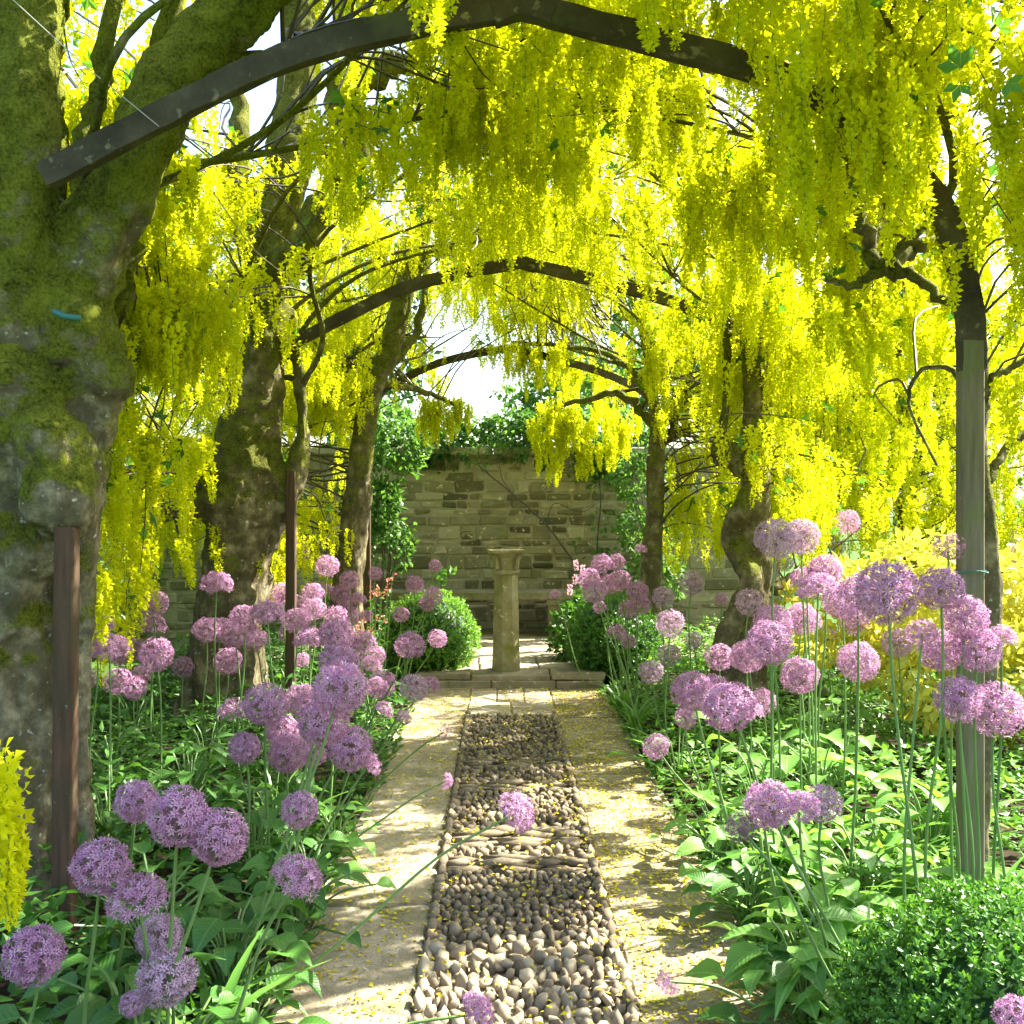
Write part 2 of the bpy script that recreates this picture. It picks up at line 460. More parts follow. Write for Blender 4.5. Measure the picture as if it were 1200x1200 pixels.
# the flags that close the pebble strip in front of the step
PEB1 = 7.55
y = PEB1
for k, ln in enumerate((0.52, 0.65)):
    n = (2, 3)[k]
    x = -PW
    for q in range(n):
        wd = 2 * PW / n
        Vb, Q, T = bev_block(wd - 0.01, ln - 0.012, 0.09, 0.008, 0.005, rs)
        obj('slab', mesh('slab', [(Vb, Q, 0, rs.random()), (Vb, T, 0, rs.random())], [M['slab']]), path, (x + wd / 2, y + ln / 2, -0.042), (0, 0, rs.uniform(-.01, .01)))
        x += wd
    y += ln

def pebble_mesh(seed):
    r = np.random.default_rng(seed)
    import bmesh
    bm = bmesh.new(); bmesh.ops.create_icosphere(bm, subdivisions=1, radius=1.0)
    bm.verts.ensure_lookup_table()
    V = np.array([v.co[:] for v in bm.verts]); Fq = np.array([[v.index for v in f.verts] for f in bm.faces]); bm.free()
    V = V * (1 + 0.13 * r.standard_normal((len(V), 1))); V[:, 0] *= 1 + .25 * np.sign(V[:, 2]) * np.abs(V[:, 1])
    return V, Fq
PEBV = [pebble_mesh(k) for k in range(8)]
pmesh = [mesh('pebble', [(V, Fq, 0, k / 7.0)], [M['pebble']], True) for k, (V, Fq) in enumerate(PEBV)]
# bands along the strip: (y from, y to, kind, stone size)
bands = [(0.9, 2.98, 'mix', .05), (2.98, 3.16, 'mix', .05), (3.16, 3.34, 'mix', .052), (3.34, 3.50, 'big', .06), (3.50, 3.62, 'big', .052), (3.62, 4.22, 'small', .038),
         (4.22, 4.42, 'flat', .10), (4.42, 4.56, 'mix', .05), (4.56, 4.78, 'flat', .12), (4.78, 5.05, 'mix', .052), (5.05, 5.45, 'small', .045),
         (5.45, 5.62, 'flat', .10), (5.62, 5.95, 'mix', .05), (5.95, 6.12, 'flat', .11), (6.12, 7.50, 'small', .045)]
peb = []
for y0, y1, kd, sz in bands:
    y = y0
    row = 0
    while y < y1:
        if kd == 'flat':
            dy = sz * rs.uniform(0.42, 0.6)
            x = -PW + 0.01
            while x < PW - 0.03:
                ln = min(rs.uniform(0.12, 0.30), PW - x)
                peb.append((x + ln / 2, y + dy / 2, ln * .52, dy * .52, .022, rs.uniform(-.06, .06), rs.uniform(-.003, .010)))
                x += ln
        else:
            dy = sz * rs.uniform(0.85, 1.15)
            x = -PW + 0.01 + (row % 2) * sz * .35
            while x < PW - 0.02:
                k = rs.uniform(0.6, 1.35)
                wx = sz * .5 * k * rs.uniform(.55, .95)
                tall = rs.uniform(.5, 1.3)
                peb.append((x + wx, y + dy / 2 + rs.uniform(-.012, .012), wx * 1.04, dy * .55 * rs.uniform(.75, 1.15), sz * .55 * tall, rs.uniform(-.7, .7), rs.uniform(-.006, .012)))
                x += 2 * wx * rs.uniform(.95, 1.4)
        y += dy
        row += 1
for s in (-1, 1):                                  # stones set on edge along both borders
    y = 0.9
    while y < 7.5:
        ln = rs.uniform(.07, .16)
        peb.append((s * (PW - .012), y + ln / 2, .022, ln * .52, .035, rs.uniform(-.1, .1), .008))
        y += ln
peb.sort(key=lambda p: (p[1] < 2.7, p[1]))
rest = []
for i, (x, y, a, b, c, rz, z) in enumerate(peb):
    k = i % 8
    if i < 300:
        obj('pebble', pmesh[k], path, (x, y, z), (rs.uniform(-.6, .6), rs.uniform(-.6, .6), rz), (a, b, c))
    else:
        cs, sn = math.cos(rz), math.sin(rz)
        V = PEBV[k][0] * (a, b, c)
        V = np.stack([V[:, 0] * cs - V[:, 1] * sn + x, V[:, 0] * sn + V[:, 1] * cs + y, V[:, 2] + z], -1)
        rest.append((V, PEBV[k][1], 0, rs.random()))
tag(obj('pebble_paving', mesh('pebble_paving', rest, [M['pebble']], True), path), kind='stuff')

# ------------------------------------------------------------------ terrace at the end of the path
TZ = 0.12
terr = tag(obj('terrace', mesh('terrace', [(*box_v(-2.4, 2.4, 9.75, 11.9, -0.2, TZ - .05), 0, .5), (*box_v(-.78, .80, 8.74, 9.75, -0.2, TZ - .05), 0, .5)], [M['mortar']])), kind='structure')
def crazy(x0, x1, y0, y1, nx, ny):
    gx = [[x0 + (x1 - x0) * i / nx + (rs.uniform(-.09, .09) if 0 < i < nx else 0) for i in range(nx + 1)] for _ in range(ny)]
    gy = [y0 + (y1 - y0) * j / ny + (rs.uniform(-.05, .05) if 0 < j < ny else 0) for j in range(ny + 1)]
    for j in range(ny):
        for i in range(nx):
            a, b = gx[j][i], gx[j][i + 1]
            Vb, Q, T = bev_block(b - a - .018, gy[j + 1] - gy[j] - .018, 0.055, 0.008, 0.008, rs)
            obj('slab', mesh('slab', [(Vb, Q, 0, rs.random()), (Vb, T, 0, rs.random())], [M['slab']]), terr, ((a + b) / 2, (gy[j] + gy[j + 1]) / 2, TZ - .025 + rs.uniform(-.006, .006)), (rs.uniform(-.008, .008), rs.uniform(-.008, .008), 0))
crazy(-.80, .82, 8.70, 9.76, 3, 3)
crazy(-2.4, 2.4, 9.76, 11.9, 8, 6)
x = -.78
for wd in (.62, .55, .41):
    Vb, Q, T = bev_block(wd - .01, .10, .115, .008, .006, rs)
    obj('riser', mesh('riser', [(Vb, Q, 0, rs.random()), (Vb, T, 0, rs.random())], [M['slab']]), terr, (x + wd / 2, 8.745, .006))
    x += wd

# ------------------------------------------------------------------ fallen petals
n = 8000
px_ = np.where(rng.random(n) < .62, rng.normal(0.50, 0.19, n), rng.uniform(-.8, .8, n))
py_ = 1.6 + 7.0 * rng.random(n)
cl = np.repeat(rng.uniform(-.78, .78, (n // 18, 1)), 18, 0)[:n, 0]
cly = np.repeat(1.6 + 7 * rng.random((n // 18, 1)), 18, 0)[:n, 0]
pick = rng.random(len(cl)) < .45
px_[:len(cl)][pick] = cl[pick] + rng.normal(0, .05, pick.sum()); py_[:len(cl)][pick] = cly[pick] + rng.normal(0, .06, pick.sum())
keep = (np.abs(px_) < .79) & ((np.abs(px_) > PW - .03) | (rng.random(n) < .35))
px_, py_ = px_[keep], py_[keep]
zz = np.where(np.abs(px_) < PW, 0.022 + .012 * rng.random(len(px_)), 0.008)
d = rdir(len(px_)); d[:, 2] *= .25
V, Fq = kites(np.stack([px_, py_, zz], -1), d, rdir(len(px_)) * (1, 1, .3), rng.uniform(.014, .027, len(px_)), rng.uniform(.010, .017, len(px_)), .2)
V[:, 2] = np.maximum(V[:, 2], 0.006)
n2 = 9000
q = np.stack([rng.choice([-1, 1], n2, p=[.35, .65]) * rng.uniform(.3, .79, n2), 1.6 + 7 * rng.random(n2) ** 1.1, np.full(n2, .009)], -1)
dk = rdir(n2) * (1, 1, .1)
V2, F2 = kites(q, dk, rdir(n2) * (1, 1, .2), rng.uniform(.006, .013, n2), rng.uniform(.004, .009, n2), .1)
V2[:, 2] = np.maximum(V2[:, 2], .007)
tag(obj('leaf_litter', mesh('leaf_litter', [(V2, F2, 0, np.repeat(rng.random(n2), 4))], [M['litter']])), 'brown specks of withered petals and litter on the paving', 'litter', kind='stuff')
tag(obj('fallen_petals', mesh('fallen_petals', [(V, Fq, 0, np.repeat(rng.random(len(px_)), 4))], [M['fallen']])), 'yellow laburnum petals fallen over the path', 'petals', kind='stuff')

# ------------------------------------------------------------------ garden wall
WY = 12.0
wall = empty('garden_wall', (0, WY, 0), 'coursed rubble stone garden wall closing the end of the path', 'wall')
obj('mortar_core', mesh('mortar_core', [(*box_v(-9, 3.2, 0.0, .5, -0.1, 2.18), 0, .5)], [M['wallmortar']]), wall)
z = 0.02
far_st = []
rw = random.Random(11)
while z < 2.14:
    h = rw.choice((.07, .08, .09, .10, .12, .14, .17))
    x = -8.9 + rw.uniform(0, .2)
    while x < 2.75:
        ln = rw.uniform(.13, .40) * (1.1 if h > .1 else .9)
        parts = [(z, h)]
        if h > .14 and rw.random() < .3: parts = [(z, h * .5), (z + h * .5, h * .5)]
        for zz0, hh in parts:
            dp = rw.uniform(.10, .125)
            Vb, Q, T = bev_block(ln - rw.uniform(.014, .026), dp, hh - rw.uniform(.012, .02), .012, .011, rw)
            ctr = (x + ln / 2, .045, zz0 + hh / 2)
            v = rw.random()
            if -1.75 < x < 1.5 and 0.35 < zz0:
                obj('stone', mesh('stone', [(Vb, Q, 0, v), (Vb, T, 0, v)], [M['wallstone']]), wall, ctr, (rw.uniform(-.02, .02), rw.uniform(-.015, .015), rw.uniform(-.03, .03)))
            else:
                far_st += [(Vb + ctr, Q, 0, v), (Vb + ctr, T, 0, v)]
        x += ln
    z += h
tag(obj('rubble_facing', mesh('rubble_facing', far_st, [M['wallstone']]), wall), kind='stuff')
x = -9
cop = []
while x < 2.7:
    ln = rw.uniform(.5, .8)
    Vb, Q, T = bev_block(ln - .012, .66, .09, .014, .008, rw)
    o = obj('coping_stone', mesh('coping_stone', [(Vb, Q, 0, rw.random()), (Vb, T, 0, .5)], [M['wallstone']]), wall, (x + ln / 2, .26, 2.215))
    x += ln

# ------------------------------------------------------------------ stone bench
bench = empty('stone_bench', (-.15, 11.55, TZ), 'low dark stone bench standing against the rubble wall', 'bench')
Vb, Q, T = bev_block(2.9, .46, .10, .014, .006, rw)
obj('seat', mesh('seat', [(Vb, Q, 0, .4), (Vb, T, 0, .4)], [M['bench']]), bench, (0, 0, .45))
for bx, wd in ((-1.12, .34), (.76, .34)):
    Vb, Q, T = bev_block(wd, .40, .405, .014, .006, rw)
    o = obj('support', mesh('support', [(Vb, Q, 0, .7), (Vb, T, 0, .7)], [M['bench']]), bench, (bx, -.03, .20))
    Vb, Q, T = bev_block(wd + .04, .43, .06, .012, .004, rw)
    obj('support_cap', mesh('support_cap', [(Vb, Q, 0, .7), (Vb, T, 0, .7)], [M['bench']]), o, (0, -.012, .175))

# ------------------------------------------------------------------ pedestal
pc = P(593, 783, 8.98); pc[2] = TZ
ped = empty('stone_pedestal', pc, 'slender eight-sided lichen-stained stone pedestal with flared square cap on the path step', 'pedestal', rz=R(6))
def rings(prof, n=8, rot=math.pi / 8):
    """prof rows: z, radius, squareness 0..1 (corners pulled out to a square)"""
    V = []
    for z, r, q in prof:
        for k in range(n):
            a = rot + 2 * math.pi * k / n
            c, s = math.cos(a), math.sin(a)
            f = (1 - q) + q / max(abs(c), abs(s)) * math.cos(math.pi / 8)
            V.append((r * f * c, r * f * s, z))
    m = len(prof)
    Fq = [[i * n + k, i * n + (k + 1) % n, (i + 1) * n + (k + 1) % n, (i + 1) * n + k] for i in range(m - 1) for k in range(n)]
    V += [(0, 0, prof[0][0]), (0, 0, prof[-1][0])]
    Ft = [[m * n, (k + 1) % n, k] for k in range(n)] + [[m * n + 1, (m - 1) * n + k, (m - 1) * n + (k + 1) % n] for k in range(n)]
    return np.array(V), np.array(Fq), np.array(Ft)
def ringobj(name, prof, **k):
    V, Q, T = rings(prof, **k)
    V = V + rng.normal(0, .0012, V.shape)
    return obj(name, mesh(name, [(V, Q, 0, .5), (V, T, 0, .5)], [M['pillar']]), ped)
ringobj('shaft', [(-.02, .128, 0), (0.02, .128, 0), (.06, .126, 0), (.3, .120, 0), (.55, .113, 0), (.78, .106, 0), (.845, .105, 0)])
ringobj('collar', [(.838, .112, 0), (.842, .124, 0), (.862, .128, 0), (.872, .118, 0), (.875, .108, 0)])
ringobj('capital', [(.87, .106, 0), (.90, .108, 0), (.94, .113, .1), (.975, .124, .3), (1.0, .142, .55), (1.015, .158, .8), (1.022, .16, .95)])
Vb, Q, T = bev_block(.315, .315, .03, .006, .003, rw)
obj('cap_slab', mesh('cap_slab', [(Vb, Q, 0, .5), (Vb, T, 0, .5)], [M['pillar']]), ped, (0, 0, 1.035))
for k in range(4):                                     # corner spurs under the cap with dark hollows between
    a = math.pi / 4 + k * math.pi / 2
    pts = np.array([[.115 * math.cos(a), .115 * math.sin(a), .885], [.125 * math.cos(a), .125 * math.sin(a), .95], [.148 * math.cos(a), .148 * math.sin(a), .995], [.180 * math.cos(a), .180 * math.sin(a), 1.022]])
    obj('spur', mesh('spur', tube_chunks(crom(pts, 4), [.022] * 13, 6), [M['pillar']]), ped)

# ------------------------------------------------------------------ arches
def bar(pts, wid, dep, mat):
    """flat bar in an x-z plane: wid in the plane, dep along y"""
    p = np.asarray(pts, float)
    t = nrm(np.gradient(p, axis=0)); nn = np.stack([-t[:, 1], t[:, 0]], -1)
    V = []
    for (x, z), (nx, nz) in zip(p, nn):
        for a, b in ((-1, -1), (1, -1), (1, 1), (-1, 1)):
            V.append((x + nx * wid / 2 * a, b * dep / 2, z + nz * wid / 2 * a))
    n = len(p)
    Q = [[i * 4 + k, i * 4 + (k + 1) % 4, i * 4 + 4 + (k + 1) % 4, i * 4 + 4 + k] for i in range(n - 1) for k in range(4)]
    Q += [[3, 2, 1, 0], [n * 4 - 4, n * 4 - 3, n * 4 - 2, n * 4 - 1]]
    return np.array(V), np.array(Q)
def arch(y, label, sc_x=1.0, x0=0.0, apex=3.2, wid=.085, lm='rust', rm='timber', swallowed=False):
    a = empty('arch_frame', (x0, y, 0), label, 'arch', 'arched frames spanning the path')
    k = sc_x; dz = apex - 3.2
    lp = crom([(-1.545 * k, 2.02 + dz), (-1.57 * k, 2.36 + dz), (-1.50 * k, 2.66 + dz), (-1.18 * k, 2.84 + dz), (-.80 * k, 3.02 + dz), (-.4 * k, 3.13 + dz), (-.002, 3.2 + dz)], 7)
    if swallowed: lp = crom([(-1.60, 2.62), (-1.18, 2.84), (-.80, 3.02), (-.4, 3.13), (-.002, 3.2)], 7)
    rp = crom([(.002, 3.2 + dz), (.42 * k, 3.09 + dz), (.88 * k, 2.96 + dz), (1.18 * k, 2.78 + dz), (1.41 * k, 2.52 + dz), (1.50 * k, 2.22 + dz), (1.515 * k, 1.98 + dz)], 7)
    if y > 5: rp = crom([(.002, 3.2), (.42 * k, 3.10), (.88 * k, 2.98), (1.2 * k, 2.86), (1.46 * k, 2.72), (1.55 * k, 2.5), (1.525 * k, 2.1)], 7)
    for p in (lp, rp):
        V, Q = bar(p, wid, .045, None)
        V += rng.normal(0, .0015, V.shape)
        obj('arch_bar', mesh('arch_bar', [(V, Q, 0, .5)], [M['barwood']]), a)
    V, Q = bar([(-.10, 3.165 + dz), (0, 3.2 + dz), (.10, 3.165 + dz)], wid * .8, .053, None)
    obj('apex_plate', mesh('apex_plate', [(V, Q, 0, .5)], [M['barwood']]), a)
    for xx, mt, wd, top in ((-1.535 * k, lm, .066, (1.45 if y < 4 else 1.78 if y < 8 else 2.66) if swallowed else 2.12 + dz), (1.515 * k, rm, .075, 2.08 + dz)):
        Vb, Q, T = bev_block(wd, .06, top + .12, .005)
        Vb[:, 2] += top / 2 - .06
        Vb[:, 0] += .012 * np.sin(Vb[:, 2] * 1.6)
        obj('post', mesh('post', [(Vb, Q, 0, .5), (Vb, T, 0, .5)], [M[mt]]), a, (xx, 0.005, 0))
    return a
A1, A2, A3 = 3.44, 6.98, 10.6
a1 = arch(A1, 'weathered grey arched frame crossing in front of the mossy trunk limbs', swallowed=True)
arch(A2, 'dark arched frame at the middle of the path between the trees', 1.02, .06, 3.2, .08, 'rust', 'timber', True)
arch(A3, 'small dark arched frame beyond the pedestal before the stone wall', .96, .02, 3.2, .075, 'rust', 'rust', True)
tie = [tube_chunks(crom([(1.515 + .052 * math.cos(t), .0 + .045 * math.sin(t), 1.30 + .004 * math.sin(3 * t)) for t in np.linspace(0, 6.0, 12)], 2), .003, 5)]
obj('wire_tie', mesh('wire_tie', sum(tie, []), [M['tie']]), a1)

# ------------------------------------------------------------------ laburnum trees
def remesh(chunks, vox):
    me = mesh('tmp', chunks, [])
    o = bpy.data.objects.new('tmp', me); col.objects.link(o)
    m = o.modifiers.new('r', 'REMESH'); m.mode = 'VOXEL'; m.voxel_size = vox
    dg = bpy.context.evaluated_depsgraph_get()
    out = bpy.data.meshes.new_from_object(o.evaluated_get(dg))
    V = np.empty(len(out.vertices) * 3, np.float32); out.vertices.foreach_get('co', V)
    L = np.empty(len(out.loops), np.int32); out.loops.foreach_get('vertex_index', L)
    bpy.data.objects.remove(o); bpy.data.meshes.remove(me); bpy.data.meshes.remove(out)
    return V.reshape(-1, 3), L.reshape(-1, 4)

def vnormals(V, Fq):
    n = np.cross(V[Fq[:, 2]] - V[Fq[:, 0]], V[Fq[:, 3]] - V[Fq[:, 1]])
    N = np.zeros_like(V)
    for k in range(4): np.add.at(N, Fq[:, k], n)
    return nrm(N)

def smooth_mesh(V, Fq, it=2):
    for _ in range(it):
        acc = np.zeros_like(V); cnt = np.zeros(len(V))
        for a, b in ((0, 1), (1, 2), (2, 3), (3, 0)):
            np.add.at(acc, Fq[:, a], V[Fq[:, b]]); np.add.at(acc, Fq[:, b], V[Fq[:, a]])
            np.add.at(cnt, Fq[:, a], 1); np.add.at(cnt, Fq[:, b], 1)
        V = .5 * V + .5 * acc / cnt[:, None]
    return V

def rough_wood(tubes, vox, amp, scale, blobs=()):
    ch = []
    for pts in tubes:
        p = crom(pts, 7)
        ch += tube_chunks(p[:, :3], np.maximum(p[:, 3], .004), 14, wob=.05)
    for c, r in blobs:
        pts = [(c[0], c[1], c[2] - r * .9), (c[0], c[1], c[2] - r * .5), (c[0], c[1], c[2]), (c[0], c[1], c[2] + r * .5), (c[0], c[1], c[2] + r * .9)]
        ch += tube_chunks(np.array(pts), [r * .42, r * .86, r, r * .86, r * .42], 12)
    V, Fq = remesh(ch, vox)
    V = smooth_mesh(V, Fq, 2)
    N = vnormals(V, Fq)
    dsp = np.array([noise.fractal(Vector((x * scale, y * scale, z * scale * .45)), .8, 2.1, 4) for x, y, z in V.tolist()])
    lump = np.array([noise.noise(Vector((x * 3.1 + 7, y * 3.1, z * 2.6))) for x, y, z in V.tolist()])
    fine = np.array([noise.turbulence(Vector((x * scale * 3, y * scale * 3, z * scale * 1.6)), 3, True) for x, y, z in V.tolist()])
    return V + N * (amp * dsp + amp * 1.1 * lump - amp * .35 * fine)[:, None], Fq

def LP(d, rows, dd=0.0):
    """branch rows (px, py, width px[, extra depth]) -> x, y, z, radius"""
    out = []
    for r in rows:
        e = d + (r[3] if len(r) > 3 else 0.0)
        out.append([*P(r[0], r[1], e), r[2] / 2 / F * e])
    return np.array(out)

def raceme_proto(n, seed, petals=3, fs_=.84):
    """one hanging flower chain of unit length, tip at z=-1"""
    r = np.random.default_rng(seed)
    t = (np.arange(n) + r.random(n)) / n
    t = t ** .9
    ang = np.arange(n) * 2.4 + r.normal(0, .5, n)
    rad = (.105 * (1 - t) ** .7 + .022) * r.uniform(.6, 1.25, n)
    bx = .05 * np.sin(t * 2.2 + seed); byy = .04 * np.sin(t * 3.1 + 2 * seed)
    ax = np.stack([bx, byy, -t], -1)
    out = np.stack([np.cos(ang), np.sin(ang), np.full(n, -.15)], -1)
    c = ax + out * rad[:, None]
    size = fs_ * (.105 * (1 - t) ** .45 + .035) * r.uniform(.75, 1.25, n)
    ch = []
    tang = np.stack([-np.sin(ang), np.cos(ang), np.zeros(n)], -1)
    v = np.repeat(r.random(n), 4)
    ups = nrm(out * .5 + np.array([0, 0, .9]) + r.normal(0, .35, (n, 3)))
    ch.append((*kites(c, ups, tang + r.normal(0, .3, (n, 3)), size, size * 1.05, .25, .6), 0, v))
    dn = nrm(out * .9 + np.array([0, 0, -.55]) + r.normal(0, .35, (n, 3)))
    ch.append((*kites(c, dn, tang + r.normal(0, .3, (n, 3)), size * .95, size * .7, -.3, .55), 0, v))
    if petals > 2:
        sd = nrm(tang * r.choice([-1, 1], n)[:, None] + out * .4 + r.normal(0, .3, (n, 3)))
        ch.append((*kites(c, sd, ups, size * .8, size * .6, .2, .55), 0, v))
    k = 7 if petals > 2 else 4
    tt = np.linspace(0, .97, k)
    V, Fq, _ = tube(np.stack([.05 * np.sin(tt * 2.2 + seed), .04 * np.sin(tt * 3.1 + 2 * seed), -tt], -1), .007, 3, False)
    ch.append((V, Fq, 1, .5))
    if petals > 2:      # flower stalks
        ch.append((*kites(ax, c - ax, tang, rad, np.full(n, .008), 0), 1, .5))
    V = np.concatenate([x[0] for x in ch]); off = 0; fs = []; mi = []; vr = []
    for Vc, Fc, m, vv in ch:
        fs.append(Fc + off); off += len(Vc); mi.append(np.full(len(Fc), m)); vr.append(np.broadcast_to(vv, (len(Vc),)))
    return V, np.concatenate(fs), np.concatenate(mi), np.concatenate(vr)
PROTO = {'hi': [raceme_proto(58, k) for k in range(6)], 'lo': [raceme_proto(38, 20 + k, petals=2, fs_=.9) for k in range(6)], 'fine': [raceme_proto(95, 40 + k, fs_=.62) for k in range(6)]}

def place_racemes(pts, lens, lod, tone):
    """joins all the racemes of a crown: returns petal and stem chunks"""
    pts = np.asarray(pts); n = len(pts)
    ch = []
    which = rng.integers(0, 6, n)
    for k in range(6):
        sel = np.where(which == k)[0]
        if not len(sel): continue
        V0, F0, m0, v0 = PROTO[lod][k]
        a = rng.random(len(sel)) * 6.28
        ln = lens[sel]; fat = rng.uniform(.85, 1.25, len(sel)) * np.clip(.24 / ln, .8, 1.35)
        tl = rng.normal(0, .07, (len(sel), 2))
        x = V0[:, 0][None] * fat[:, None]; y = V0[:, 1][None] * fat[:, None]; z = np.broadcast_to(V0[:, 2][None], x.shape)
        X = (x * np.cos(a)[:, None] - y * np.sin(a)[:, None] - z * tl[:, :1]) * ln[:, None] + pts[sel, 0][:, None]
        Y = (x * np.sin(a)[:, None] + y * np.cos(a)[:, None] - z * tl[:, 1:]) * ln[:, None] + pts[sel, 1][:, None]
        Z = z * ln[:, None] + pts[sel, 2][:, None]
        V = np.stack([X, Y, Z], -1).reshape(-1, 3)
        nv = len(V0)
        var = np.clip(.55 * v0[None] + tone[sel][:, None] * .5, 0, 1).ravel()
        offs = (np.arange(len(sel)) * nv)[:, None, None]
        for m in (0, 1):
            Fm = F0[m0 == m]
            ch.append((V, (Fm[None] + offs).reshape(-1, 4), m, var))
    return ch

def tri_leaves(pts, ld=None, sz=(.045, .075)):
    """groups of three leaflets at each point"""
    n = len(pts)
    d = rdir(n, -.3) if ld is None else ld
    s = nrm(np.cross(d, rdir(n)))
    base = np.asarray(pts) + d * .03
    L = rng.uniform(*sz, n)
    v = np.repeat(rng.random(n), 4)
    out = []
    for k, a in enumerate((0, 1.0, -1.0)):
        dd = d * math.cos(a) + s * math.sin(a)
        out.append((*kites(base, dd, s * math.cos(a) - d * math.sin(a), L * (1 if k == 0 else .85), L * .48, .18, .5), 0, v))
    return out

TREES = []
def far_opening(c):
    return 7.4 < c[1] < 10.55 and abs(c[0]) < 1.2 and c[2] < 3.55 - .12 * abs(c[0])
def clear_left(c):
    # nothing hangs between the open end of the tunnel and the mossy trunk, little in front of the two trunks behind it
    t = c[0] / c[1]
    if far_opening(c): return 0.0
    if c[0] > -1.0 and 7.55 < c[1] - c[0] * math.tan(R(SUN_AZ)) < 8.25: return 0.0
    if (c[0] < -.75 and c[1] < 4.1 and c[2] < 3.6) or (c[1] < 3.3 and c[0] < -.2): return 0.0
    if c[1] < 6.7 and -.31 < t < -.16: return .03
    if c[1] < 8.3 and -.13 < t < -.065 and c[2] > 2.4: return .35
    return 1.0
GAPS = ((2.5, 3.5, 1.5), (4.2, 4.8, 1.5), (4.98, 5.3, 1.5), (7.2, 8.6, 1.5), (7.55, 8.25, 9), (8.9, 10.3, 3.0))
def sunny(c):
    # gaps on the sunny side let bars of light through to the path and bed
    if far_opening(c): return 0.0
    u = c[1] - c[0] * math.tan(R(SUN_AZ))
    if c[0] > .1 and any(a < u < b and c[2] < c[0] + h for a, b, h in GAPS): return .0
    if c[0] > 2.0 and c[2] < 2.9 and c[1] < 7.2: return .06
    return 1.0
def tree(base, label, trunk_tubes, branches, mat, vox, amp, blobs=(), nclus=100, nper=7, side=1, y0=0, y1=1, lod='hi', xout=2.6, zlow=1.0, curtain=.4, density_fn=None, scaff=6, extra=None, wscale=9.0, leafy=3, zhigh=3.0, xin=1.5, roof=True):
    root = empty('laburnum_tree', base, label, 'tree', 'laburnum trees trained over the path')
    b = np.asarray(base, np.float32)
    if trunk_tubes:
        V, Fq = rough_wood(trunk_tubes, vox, amp, wscale, blobs)
        obj('trunk', mesh('trunk', [(V - b, Fq, 0, .5)], [M[mat]], True), root)
    nodes = []
    for pts in list(trunk_tubes):
        p = crom(pts, 7); nodes.append(p[p[:, 2] > 1.2][:, :4])
    for pts in branches:
        p = crom(pts, 6)
        jit = rng.normal(0, 1, (len(p), 3)) * p[:, 3:4] * .35
        p[1:-1, :3] += jit[1:-1]
        obj('branch', mesh('branch', rel(tube_chunks(p[:, :3], np.maximum(p[:, 3], .003), 8, wob=.08), b), [M[mat]], True), root)
        nodes.append(p[:, :4])
    top = np.vstack(nodes)
    # scaffold branches that carry the canopy over the arch
    for k in range(scaff):
        c = top[np.argmin(np.abs(top[:, 2] - random.uniform(2.3, 3.2)) + .3 * rng.random(len(top)))]
        yy = y0 + (y1 - y0) * (k + .5) / scaff
        th = R(random.uniform(55, 100))
        end = np.array([side * 1.55 * math.cos(th), yy + random.uniform(-.2, .2), 2.15 + 1.25 * math.sin(th) + random.uniform(0, .3)])
        m = np.array([side * random.uniform(1.35, 1.8), (c[1] + yy) / 2, random.uniform(2.7, 3.2)])
        r0 = min(.024, c[3] * .5 + .004)
        p = crom([[*c[:3], r0], [*(c[:3] * .45 + m * .55 + rng.normal(0, .08, 3)), r0 * .8], [*(m * .6 + end * .4 + rng.normal(0, .1, 3)), r0 * .6], [*end, .005]], 6)
        obj('branch', mesh('branch', rel(tube_chunks(p[:, :3], p[:, 3], 6, wob=.1), b), [M[mat]], True), root)
        nodes.append(p)
    top = np.vstack(nodes)
    rp, rl, rt, lp, tw = [], [], [], [], []
    for i in range(nclus):
        for _ in range(40):
            if random.random() < curtain:
                c = np.array([side * random.uniform(xin, xout), random.uniform(y0, y1), random.uniform(zlow, zhigh)])
            else:
                th = R(random.uniform(12, 101)); off = random.uniform(-.06, .6 + .6 * math.sin(th))
                c = np.array([side * (1.5 + off) * math.cos(th), random.uniform(y0, y1), 2.0 + (1.2 + off) * math.sin(th)])
            if density_fn is None or random.random() < density_fn(c): break
        # keep the tunnel itself clear
        low = 0.0
        c[2] -= low
        if low == 0 and abs(c[0]) < 1.35 and c[2] < 2.0 + 1.1 * math.sqrt(max(0, 1 - (c[0] / 1.5) ** 2)): c[2] = 2.0 + 1.15 * math.sqrt(max(0, 1 - (c[0] / 1.5) ** 2))
        dd = np.linalg.norm((top[:, :3] - c) * (1, 1, .8), axis=1)
        j = np.argsort(dd)[int(random.random() ** 1.5 * min(26, len(dd) - 1))]
        s = top[j]
        dist = dd[j]
        ctl = (s[:3] + c) / 2 + np.array([0, 0, .18 * min(dist, 1.0)]) + rng.normal(0, .06, 3) * dist
        tr = min(.010, .003 + .004 * dist)
        wv = rng.normal(0, .055, (3, 3)) * min(dist, 1.4)
        p = crom([[*s[:3], tr], [*(s[:3] * .6 + ctl * .4 + wv[0] + (0, 0, .04)), tr * .85], [*(ctl + wv[1]), tr * .65], [*(c * .65 + ctl * .35 + wv[2]), tr * .45], [*c, .0018]], 3)
        tw += tube_chunks(p[:, :3], p[:, 3], 4, var=random.random(), cap=False)
        nr = max(2, int(nper * random.uniform(.5, 1.4)))
        tone = random.random()
        u = rng.random(nr)
        q = p[-5:][(u * 4.99).astype(int), :3] + rng.normal(0, .085, (nr, 3)) * (1.2, 1.2, .7)
        rp.append(q); rl.append(rng.uniform(.15, .31, nr)); rt.append(np.full(nr, tone))
        nl = random.randint(1, leafy)
        lp.append(p[-6:][rng.integers(0, 6, nl), :3] + rng.normal(0, .06, (nl, 3)))
